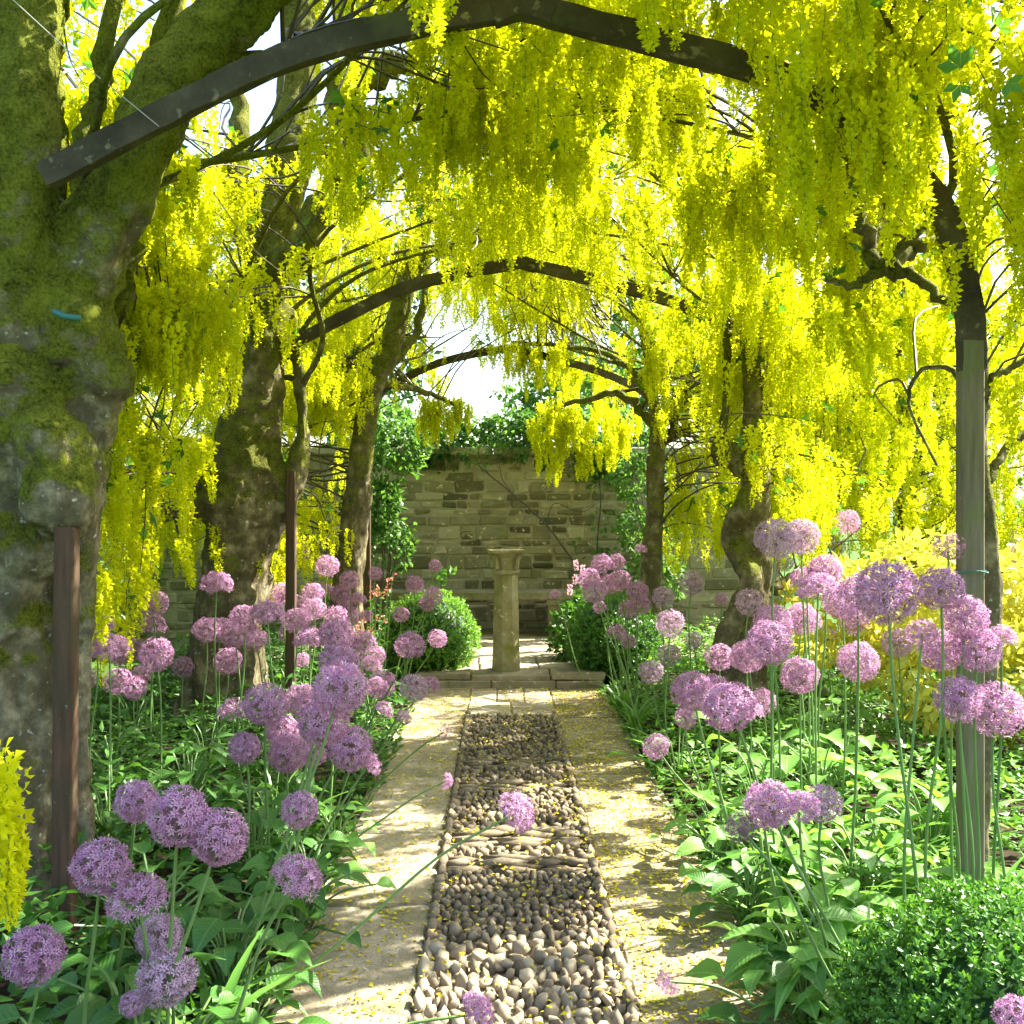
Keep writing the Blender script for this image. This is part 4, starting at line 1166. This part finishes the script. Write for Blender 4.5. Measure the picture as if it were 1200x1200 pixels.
# front rows, written out from the photograph
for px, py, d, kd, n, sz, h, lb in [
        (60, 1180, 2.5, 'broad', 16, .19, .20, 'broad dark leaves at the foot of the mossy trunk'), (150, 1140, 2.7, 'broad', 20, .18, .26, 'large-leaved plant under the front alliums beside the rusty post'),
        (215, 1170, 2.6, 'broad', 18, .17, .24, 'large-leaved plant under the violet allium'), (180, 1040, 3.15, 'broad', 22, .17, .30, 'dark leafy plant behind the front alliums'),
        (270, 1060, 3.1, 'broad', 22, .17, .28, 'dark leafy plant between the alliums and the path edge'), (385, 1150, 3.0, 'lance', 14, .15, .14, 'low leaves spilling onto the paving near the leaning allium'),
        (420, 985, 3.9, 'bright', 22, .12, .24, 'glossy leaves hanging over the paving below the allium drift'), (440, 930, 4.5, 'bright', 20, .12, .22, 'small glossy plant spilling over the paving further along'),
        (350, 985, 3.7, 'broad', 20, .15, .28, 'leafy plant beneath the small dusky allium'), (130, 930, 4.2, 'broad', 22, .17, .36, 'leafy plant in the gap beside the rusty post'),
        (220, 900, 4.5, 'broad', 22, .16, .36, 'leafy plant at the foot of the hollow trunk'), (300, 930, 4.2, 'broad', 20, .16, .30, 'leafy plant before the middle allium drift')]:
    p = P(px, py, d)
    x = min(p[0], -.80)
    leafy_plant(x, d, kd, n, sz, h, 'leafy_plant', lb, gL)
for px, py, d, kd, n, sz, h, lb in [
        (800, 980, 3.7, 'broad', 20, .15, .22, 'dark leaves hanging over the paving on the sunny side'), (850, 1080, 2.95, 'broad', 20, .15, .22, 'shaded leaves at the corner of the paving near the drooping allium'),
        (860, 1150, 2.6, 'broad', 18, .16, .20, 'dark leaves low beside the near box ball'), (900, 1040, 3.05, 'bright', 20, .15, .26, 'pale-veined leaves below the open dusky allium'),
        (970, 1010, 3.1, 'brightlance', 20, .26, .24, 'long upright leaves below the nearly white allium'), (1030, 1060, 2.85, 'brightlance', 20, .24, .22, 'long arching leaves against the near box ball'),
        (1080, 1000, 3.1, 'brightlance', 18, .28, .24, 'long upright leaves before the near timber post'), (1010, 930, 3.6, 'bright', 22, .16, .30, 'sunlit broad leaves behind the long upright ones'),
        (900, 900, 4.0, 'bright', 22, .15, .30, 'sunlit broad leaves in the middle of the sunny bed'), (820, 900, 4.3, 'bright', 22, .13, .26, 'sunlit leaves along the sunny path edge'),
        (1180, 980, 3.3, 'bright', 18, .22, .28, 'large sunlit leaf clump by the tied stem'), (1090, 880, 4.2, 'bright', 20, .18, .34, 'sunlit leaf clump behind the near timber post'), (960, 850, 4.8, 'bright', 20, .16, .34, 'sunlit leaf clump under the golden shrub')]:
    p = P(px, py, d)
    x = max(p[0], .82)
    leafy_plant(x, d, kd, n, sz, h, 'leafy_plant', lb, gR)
def clump_label(c, side, x, y):
    a = 'spilling to the path edge' if abs(x) < 1.15 else ('under the tree line' if abs(x) > 1.8 else 'in mid border')
    b = ('near the first arch' if y < 5.6 else 'near the middle arch' if y < 7.6 else 'near the box ball')
    return c + ' leafy clump of the ' + side + ' bed ' + a + ' ' + b
for i in range(16):
    y = 4.6 + i * .27; x = -rp_.uniform(.85, 2.3)
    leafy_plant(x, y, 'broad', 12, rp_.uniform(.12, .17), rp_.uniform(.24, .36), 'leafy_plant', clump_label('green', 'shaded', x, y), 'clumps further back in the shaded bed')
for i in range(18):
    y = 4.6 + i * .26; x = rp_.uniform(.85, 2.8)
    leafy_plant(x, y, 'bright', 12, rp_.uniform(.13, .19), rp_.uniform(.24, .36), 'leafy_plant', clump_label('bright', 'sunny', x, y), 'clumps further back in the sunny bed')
for px, d, n, sz, lb, gp in [(325, 2.6, 16, .42, 'strappy leaves under the half-dome allium at the path edge', None), (420, 3.9, 10, .34, 'thin strappy tuft at the edge of the paving', None),
                     (905, 3.6, 12, .40, 'strappy tuft behind the open dusky allium', None), (1000, 3.3, 14, .46, 'tall strappy tuft among the long upright leaves', None), (1060, 3.5, 12, .46, 'strappy tuft beside the near timber post', None),
                     (740, 6.8, 18, .42, 'grassy tuft at the corner of the step by the dark box ball', None), (718, 7.6, 16, .40, 'grassy tuft touching the dark box ball', None), (760, 6.0, 14, .38, 'grassy tuft in the sunny path border', None), (1110, 4.3, 12, .5, 'strappy tuft behind the tied stem', None), (960, 3.75, 14, .5, 'tall strappy tuft behind the nearly white allium', None), (1085, 3.0, 14, .42, 'strappy tuft at the edge of the near box ball', None), (1170, 3.2, 12, .45, 'strappy tuft at the foot of the tied stem', None), (870, 4.4, 14, .45, 'strappy tuft under the packed alliums before the twisted tree', None), (1040, 4.1, 14, .5, 'strappy tuft below the biggest purple allium', None), (140, 3.3, 12, .36, 'strappy tuft behind the front alliums by the rusty post', None), (250, 2.75, 12, .34, 'strappy tuft beneath the flattened front allium', None),
                     (360, 4.7, 12, .4, 'strappy tuft inside the dense allium drift', None), (230, 5.2, 12, .4, 'strappy tuft before the hollow trunk', None)]:
    p = P(px, 600, d)
    x = p[0] if abs(p[0]) > .82 else math.copysign(.83, p[0] if abs(p[0]) > .1 else px - 600)
    leafy_plant(x, d, 'strap', n, sz, .3, 'strap_leaf_plant', lb, 'strap-leaved tufts in the beds')

# fine green cover between the clumps, beyond counting
def cover(name, s, x0, x1, n, mat, label):
    x = s * rng.uniform(x0, x1, n); y = rng.uniform(1.6, 11.4, n)
    hmax = .10 + .20 * np.clip((np.abs(x) - .8) / .5, 0, 1)
    cl = .6 + .4 * np.sin(x * 9 + 3 * np.sin(y * 4)) * np.cos(y * 7)
    z = bedz(x, y) + .02 + hmax * cl * np.sqrt(rng.random(n))
    keep = ~((y > 8.6) & (np.abs(x) < .85))
    x, y, z = x[keep], y[keep], z[keep]
    d = rdir(len(x)); d[:, 2] = np.abs(d[:, 2]) * .5 - .1
    V, Fq = kites(np.stack([x, y, z], -1), d, np.cross(d, [0, 0, 1]) + rng.normal(0, .3, d.shape), rng.uniform(.03, .08, len(x)), rng.uniform(.02, .045, len(x)), .2)
    tag(obj(name, mesh(name, [(V, Fq, 0, np.repeat(rng.random(len(x)), 4))], [M[mat]])), label, 'ground cover', kind='stuff')
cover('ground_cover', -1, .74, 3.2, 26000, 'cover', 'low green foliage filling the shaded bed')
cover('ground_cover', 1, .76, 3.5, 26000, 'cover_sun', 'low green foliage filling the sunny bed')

# ------------------------------------------------------------------ box balls
def box_ball(c, r, n, leaf, label, name='box_ball', zs=.95, mat='box'):
    root = empty(name, (c[0], c[1], 0.0), label, 'shrub', 'clipped box balls')
    import bmesh
    bm = bmesh.new(); bmesh.ops.create_icosphere(bm, subdivisions=3, radius=r * .86)
    V = np.array([v.co[:] for v in bm.verts]); Fq = np.array([[v.index for v in f.verts] for f in bm.faces]); bm.free()
    V[:, 2] = V[:, 2] * zs + c[2]
    V[:, 2] = np.maximum(V[:, 2], -.02)
    obj('branches', mesh('branches', [(V, Fq, 0, .1)], [M['darkfar']]), root)  # solid dark core ball inside the leaf shell
    # shoots: a few leaves in opposite pairs round each shoot tip
    m = n // 6
    d = rdir(m)
    bumpy = np.array([1 + .07 * noise.noise(Vector((a * 3.2 + c[0], b * 3.2, e * 3.2))) + .04 * noise.noise(Vector((a * 9, b * 9 + c[1], e * 9))) for a, b, e in d.tolist()])
    tip = d * (r * bumpy * rng.uniform(.9, 1.03, m))[:, None]
    tip[:, 2] = tip[:, 2] * zs + c[2]
    ok = tip[:, 2] > .0
    d, tip = d[ok], tip[ok]; m = len(d)
    ch = []
    tone = rng.random(m)
    sh = nrm(d + rng.normal(0, .35, d.shape) + np.array([0, 0, .3]))
    for k in range(6):
        u = nrm(np.cross(sh, rdir(m)))
        bpos = tip - sh * (k // 2) * leaf * .55
        ch.append((*kites(bpos, sh * .55 + u * (.5 + .12 * k), np.cross(sh, u), leaf * rng.uniform(.75, 1.1, m), np.full(m, leaf * .55), .2, .55), 0, np.repeat(np.clip(tone * .7 + .3 - .03 * k, 0, 1), 4)))
    tag(obj('foliage', mesh('foliage', ch, [M[mat]]), root), kind='stuff')
    return root
box_ball((1.07, 2.28, .28), .38, 42000, .019, 'clipped box ball with small glossy leaves beside the sunny leaves, the nearest to the pebbles')
box_ball((-.72, 9.2, .37), .44, 16000, .026, 'bright sunlit clipped box ball at the shaded side of the pedestal', mat='box_sunlit')
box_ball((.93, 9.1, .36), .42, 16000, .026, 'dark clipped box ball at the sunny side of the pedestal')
box_ball((-1.05, 1.75, .05), .24, 12000, .018, 'low box edging at the foot of the mossy tree')

# ------------------------------------------------------------------ small border flowers
def spurge(c, h, label):
    root = empty('orange_spurge', (c[0], c[1], 0), label, 'plant', 'orange-bracted plants by the shaded box ball')
    st, lf, br = [], [], []
    for k in range(6):
        a = random.random() * 6.28; q = .14 * math.sqrt(random.random())
        t = np.array([q * math.cos(a), q * math.sin(a), h * random.uniform(.85, 1.05)])
        st += tube_chunks(crom([(t[0] * .3, t[1] * .3, 0), t * (.7, .7, .5), t], 3), .004, 5)
        pts = np.outer(rng.random(16), t) * 1.0
        lf.append((*kites(pts, rdir(16) * (1, 1, .4), rdir(16), .07, .018), 0, np.repeat(rng.random(16), 4)))
        bp = t + rng.normal(0, .02, (9, 3))
        br.append((*kites(bp, rdir(9, .8), rdir(9), .028, .022), 0, np.repeat(rng.random(9), 4)))
    obj('stems', mesh('stems', st, [M['stem']]), root); tag(obj('leaves', mesh('leaves', lf, [M['cover']]), root), kind='stuff')
    tag(obj('bracts', mesh('bracts', br, [M['orange']]), root), kind='stuff')
for px, py, d in ((440, 688, 7.7), (425, 732, 7.2)):
    p = P(px, py, d); spurge(p, p[2], 'orange-bracted leafy plant beside the bright box ball' if px == 440 else 'short orange-bracted leafy plant among the far alliums')
for px, py, d in ((675, 665, 9.9), (674, 682, 9.9), (668, 694, 9.8), (683, 671, 10.0)):
    p = P(px, py, d)
    root = empty('pink_spike_flower', (p[0] + .03, d, TZ), 'slim pale pink flower spike rising before the stone wall', 'flower', 'pink flower spikes')
    t = np.array([-.03, 0, p[2] - TZ])
    obj('stem', mesh('stem', tube_chunks(crom([(0, 0, 0), t * (.3, 1, .5), t], 4), .004, 5), [M['stem']]), root)
    n = 60
    zt = rng.random(n); a = rng.random(n) * 6.28
    b = t + np.stack([.012 * np.cos(a), .012 * np.sin(a), (zt - .3) * .10], -1)
    obj('flower_spike', mesh('flower_spike', [(*kites(b, np.stack([np.cos(a), np.sin(a), a * 0 + .4], -1), rdir(n), .02, .018), 0, np.repeat(rng.random(n), 4))], [M['pinkspike']]), root)
p = P(651, 698, 8.9)
allium(651, 698, 13, 'single small pink allium on a slanting stem just beside the pedestal', 'alliums by the dark box ball', d=8.7, kind='dome', base=(.66, 8.62))

# ------------------------------------------------------------------ climbers and shrubs at the wall
def leaf_cloud(blobs, n, leaf, flat=.5, shell=.55):
    """leaf faces spread through lumpy ellipsoids: blobs rows cx, cy, cz, rx, ry, rz"""
    b = np.asarray(blobs, float)
    vol = (b[:, 3] * b[:, 4] * b[:, 5]) ** .8
    w_ = rng.choice(len(b), n, p=vol / vol.sum())
    d = rdir(n)
    q = b[w_, :3] + d * b[w_, 3:] * (shell + (1 - shell) * rng.random(n) ** .5)[:, None]
    ok = np.array([noise.noise(Vector((x * 1.7, y * 1.7, z * 1.7)) * (.12 / leaf) ** .5 * 1.2) > -.22 for x, y, z in q.tolist()])
    q, d = q[ok], d[ok]; n = len(q)
    dr = nrm(d * .4 + rng.normal(0, .6, (n, 3)) + np.array([0, 0, -.2]))
    tone = np.array([.5 + .5 * noise.noise(Vector((x, y, z)) * 1.1) for x, y, z in q.tolist()])
    return [(*kites(q, dr, rdir(n), leaf * rng.uniform(.6, 1.3, n), leaf * .6 * rng.uniform(.7, 1.2, n), .15), 0, np.repeat(np.clip(tone + rng.normal(0, .25, n), 0, 1), 4))]
def shrub(name, base, blobs, n, leaf, mat, label, cat, group=None, stems=5, trunk=None, rad=.03):
    root = empty(name, base, label, cat, group)
    b = np.asarray(base, float)
    rb = np.asarray(blobs, float)
    st = []
    if trunk:
        st += tube_chunks(crom([(0, 0, -.1), (.1, 0, trunk * .5), (0, .1, trunk)], 5), np.linspace(rad * 2, rad, 11), 8, wob=.06)
    for k in range(stems):
        e = rb[k % len(rb)]
        t = e[:3] - b + rng.normal(0, .3, 3) * e[3:]
        s0 = np.array([0, 0, trunk * .9 if trunk else 0.0])
        st += tube_chunks(crom([s0, s0 * .4 + t * .5 + rng.normal(0, .08, 3), t], 4), np.linspace(rad, rad * .25, 9), 5)
    obj('trunk' if trunk else 'stems', mesh('stems', st, [M['twig']]), root)
    tag(obj('foliage', mesh('foliage', rel(leaf_cloud(blobs, n, leaf), base), [M[mat]]), root), kind='stuff')
    return root
# bare diagonal stem trained up the wall
cl = empty('wall_climber', (.95, WY - .12, TZ), 'bare diagonal climber stem trained across the stone wall', 'climber')
def WP(px, py, dd=0.0): return P(px, py, WY - .10 - dd) - np.array([.95, WY - .12, TZ])
segs = [([(705, 700), (670, 655), (640, 615), (600, 578), (575, 558), (560, 545)], .014, .007), ([(575, 558), (568, 545), (590, 535), (602, 528)], .007, .003), ([(600, 578), (588, 560), (585, 540), (580, 520)], .006, .003), ([(705, 700), (700, 640), (704, 590), (700, 540)], .012, .005), ([(640, 615), (650, 590), (680, 600), (700, 590)], .006, .003), ([(560, 545), (545, 540), (530, 545)], .005, .002)]
z0 = np.array([[0, 0, 0]])
for pts, r0, r1 in segs:
    p = crom([WP(*q) for q in pts], 5)
    obj('branch', mesh('branch', tube_chunks(p, np.linspace(r0, r1, len(p)), 6, wob=.1), [M['twig']]), cl)
lc = []
for px, py in ((598, 528), (585, 522), (560, 540), (704, 560), (712, 610), (700, 545), (715, 655), (690, 640)):
    lc.append([*(P(px, py, WY - .16)), .2, .06, .16])
tag(obj('leaves', mesh('leaves', rel(leaf_cloud(lc, 420, .07), (.95, WY - .12, TZ)), [M['far']]), cl), kind='stuff')
def wblob(px, py, d, r): return [*P(px, py, d), r * 1.2, r * .7, r]
shrub('climbing_shrub', (-1.45, 11.3, TZ), [wblob(455, 560, 11.2, .3), wblob(462, 610, 11.2, .28), wblob(448, 640, 11.1, .3), wblob(468, 520, 11.3, .3), wblob(440, 590, 11.0, .25)], 2600, .085, 'far', 'leafy climber at the shaded end of the stone wall', 'climber', stems=8, rad=.014)
shrub('climbing_shrub', (1.75, 11.2, TZ), [wblob(752, 560, 11.4, .28), wblob(758, 620, 11.3, .3), wblob(768, 680, 11.2, .3), wblob(748, 520, 11.5, .26)], 1900, .085, 'far', 'leafy climber at the sunny end of the stone wall', 'climber', stems=8, rad=.014)
shrub('wall_shrub', (-.2, 12.9, 0), [wblob(485, 525, 12.1, .36), wblob(525, 520, 12.1, .34), wblob(560, 515, 12.15, .3), wblob(600, 512, 12.1, .34), wblob(640, 515, 12.1, .38), wblob(680, 520, 12.05, .42), wblob(720, 520, 12.0, .42), wblob(660, 470, 13.0, .45), wblob(700, 440, 13.3, .5), wblob(440, 515, 12.3, .5), wblob(600, 480, 12.9, .3)], 9500, .10, 'far', 'bushy green shrub spilling over the top of the stone wall', 'shrub', stems=7, rad=.03)
shrub('pillar_side_plant', (.60, 9.75, TZ), [[.62, 9.7, .40, .22, .2, .24], [.78, 9.9, .5, .2, .2, .28], [.52, 9.55, .25, .15, .15, .14]], 1100, .08, 'cover', 'dark green leafy plant between the pedestal and the dark box ball', 'plant', stems=7, rad=.008)
shrub('pillar_side_plant', (-.62, 10.3, TZ), [[-.62, 10.3, .55, .16, .16, .4], [-.75, 10.2, .4, .2, .2, .25]], 800, .07, 'cover', 'upright leafy plant behind the bright box ball', 'plant', stems=7, rad=.008)

# ------------------------------------------------------------------ garden beyond
bg_items = [
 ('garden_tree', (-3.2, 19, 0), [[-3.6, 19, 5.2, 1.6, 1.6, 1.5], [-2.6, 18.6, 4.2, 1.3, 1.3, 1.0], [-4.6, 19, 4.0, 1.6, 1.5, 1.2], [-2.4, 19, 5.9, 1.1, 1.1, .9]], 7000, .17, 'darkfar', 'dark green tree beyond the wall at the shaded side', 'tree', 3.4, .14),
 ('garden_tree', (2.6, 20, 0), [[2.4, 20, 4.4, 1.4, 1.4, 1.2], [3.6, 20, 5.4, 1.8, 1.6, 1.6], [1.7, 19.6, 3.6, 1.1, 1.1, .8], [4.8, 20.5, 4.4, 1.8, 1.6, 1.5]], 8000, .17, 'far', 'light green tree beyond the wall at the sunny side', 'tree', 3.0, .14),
 ('garden_tree', (8.5, 22, 0), [[8.5, 22, 4.4, 2.4, 2.2, 2.0], [7, 21.5, 3.2, 1.8, 1.6, 1.4], [10, 22, 3.6, 2, 2, 1.7]], 8000, .2, 'far', 'rounded green tree in the far sunny garden', 'tree', 2.4, .16),
]
for nm, base, blobs, n, lf, mt, lb, ct, tr, rd in bg_items:
    shrub(nm, base, blobs, n, lf, mt, lb, ct, None, 8, tr, rd)
shrub('golden_shrub', (2.75, 6.2, 0), [[2.5, 6.1, .95, .55, .5, .42], [3.1, 6.3, 1.0, .6, .5, .45], [2.1, 6.5, .85, .4, .4, .35], [3.7, 6.0, .95, .6, .5, .45], [2.7, 5.9, .6, .7, .5, .4]], 9500, .075, 'fargold', 'golden-leaved shrub glowing behind the largest alliums', 'shrub', None, 8, None, .014)
for i, (x, y, rx, h, mt, lb) in enumerate([
    (5.6, 5.2, 1.1, 1.3, 'far', 'rounded green bush in the sun beyond the near post'), (6.6, 8.2, 1.3, 1.7, 'far', 'taller green bush in the sunny garden behind the golden shrub'), (5.0, 10.6, 1.2, 1.6, 'far', 'bushy shrub by the sunny end of the stone wall'),
    (7.6, 12.5, 1.5, 2.3, 'far', 'big loose bush in the far sunny corner'), (9.6, 9.4, 1.8, 2.4, 'far', 'wide hedge-like bush at the back of the sunny garden'), (8.6, 4.6, 1.5, 1.8, 'far', 'wide bush at the edge of the sunny garden')]):
    shrub('garden_bush', (x, y, -.1), [[x, y, h * .5, rx, rx * .9, h * .5], [x - rx * .5, y - .3, h * .4, rx * .6, rx * .6, h * .42], [x + rx * .4, y + .3, h * .6, rx * .6, rx * .6, h * .42]], 4200, .12, mt, lb, 'bush', 'bushes in the sunny garden', 7, None, .03)
for i, (x, y, rx, h, lb) in enumerate([
    (-4.8, 4.2, 1.0, 2.6, 'dark evergreen hedge bush behind the mossy trunk'), (-5.0, 6.4, 1.1, 2.9, 'dark evergreen hedge bush between the two big trunks'), (-5.2, 8.8, 1.2, 3.0, 'dark evergreen hedge bush behind the hollow trunk'), (-5.0, 11.2, 1.2, 2.8, 'dark evergreen hedge bush by the shaded end of the wall')]):
    shrub('hedge_bush', (x, y, -.1), [[x, y, h * .5, rx, rx * 1.1, h * .55], [x + .2, y - .7, h * .45, rx * .8, rx * .8, h * .45], [x + .1, y + .7, h * .5, rx * .8, rx * .8, h * .5]], 5200, .11, 'far', lb, 'hedge', 'hedge behind the shaded trees', 7, None, .03)
# training wires and a scrap of hose on the mossy tree
wr = empty('training_wire', P(252, 228, 4.2), 'thin sagging pale wire strung between the mossy tree and the hollow one', 'wire')
p = crom([P(252, 228, 4.2) - P(252, 228, 4.2), P(300, 290, 5.2) - P(252, 228, 4.2) - (0, 0, .02), P(346, 330, 6.5) - P(252, 228, 4.2)], 6)
obj('strand', mesh('strand', tube_chunks(p, .003, 5), [M['wire']]), wr)
wr = empty('training_wire', P(15, 0, 3.4), 'thin straight pale wire slanting across the mossy limb above the near arch', 'wire')
p = np.array([(0, 0, 0), P(100, 78, 3.4) - P(15, 0, 3.4), P(188, 150, 3.42) - P(15, 0, 3.4)])
obj('strand', mesh('strand', tube_chunks(p, .002, 5), [M['wire']]), wr)
hp = crom([P(66, 366, D1 - .22), P(80, 372, D1 - .25), P(97, 374, D1 - .24)], 4)
hs = empty('hose_scrap', hp[0], 'short scrap of teal hose wedged in the mossy fork', 'hose')
obj('sleeve', mesh('sleeve', rel(tube_chunks(hp, .011, 10), hp[0]), [M['tie']], True), hs)
print('alliums', acount, 'leaf objects', nleaf)
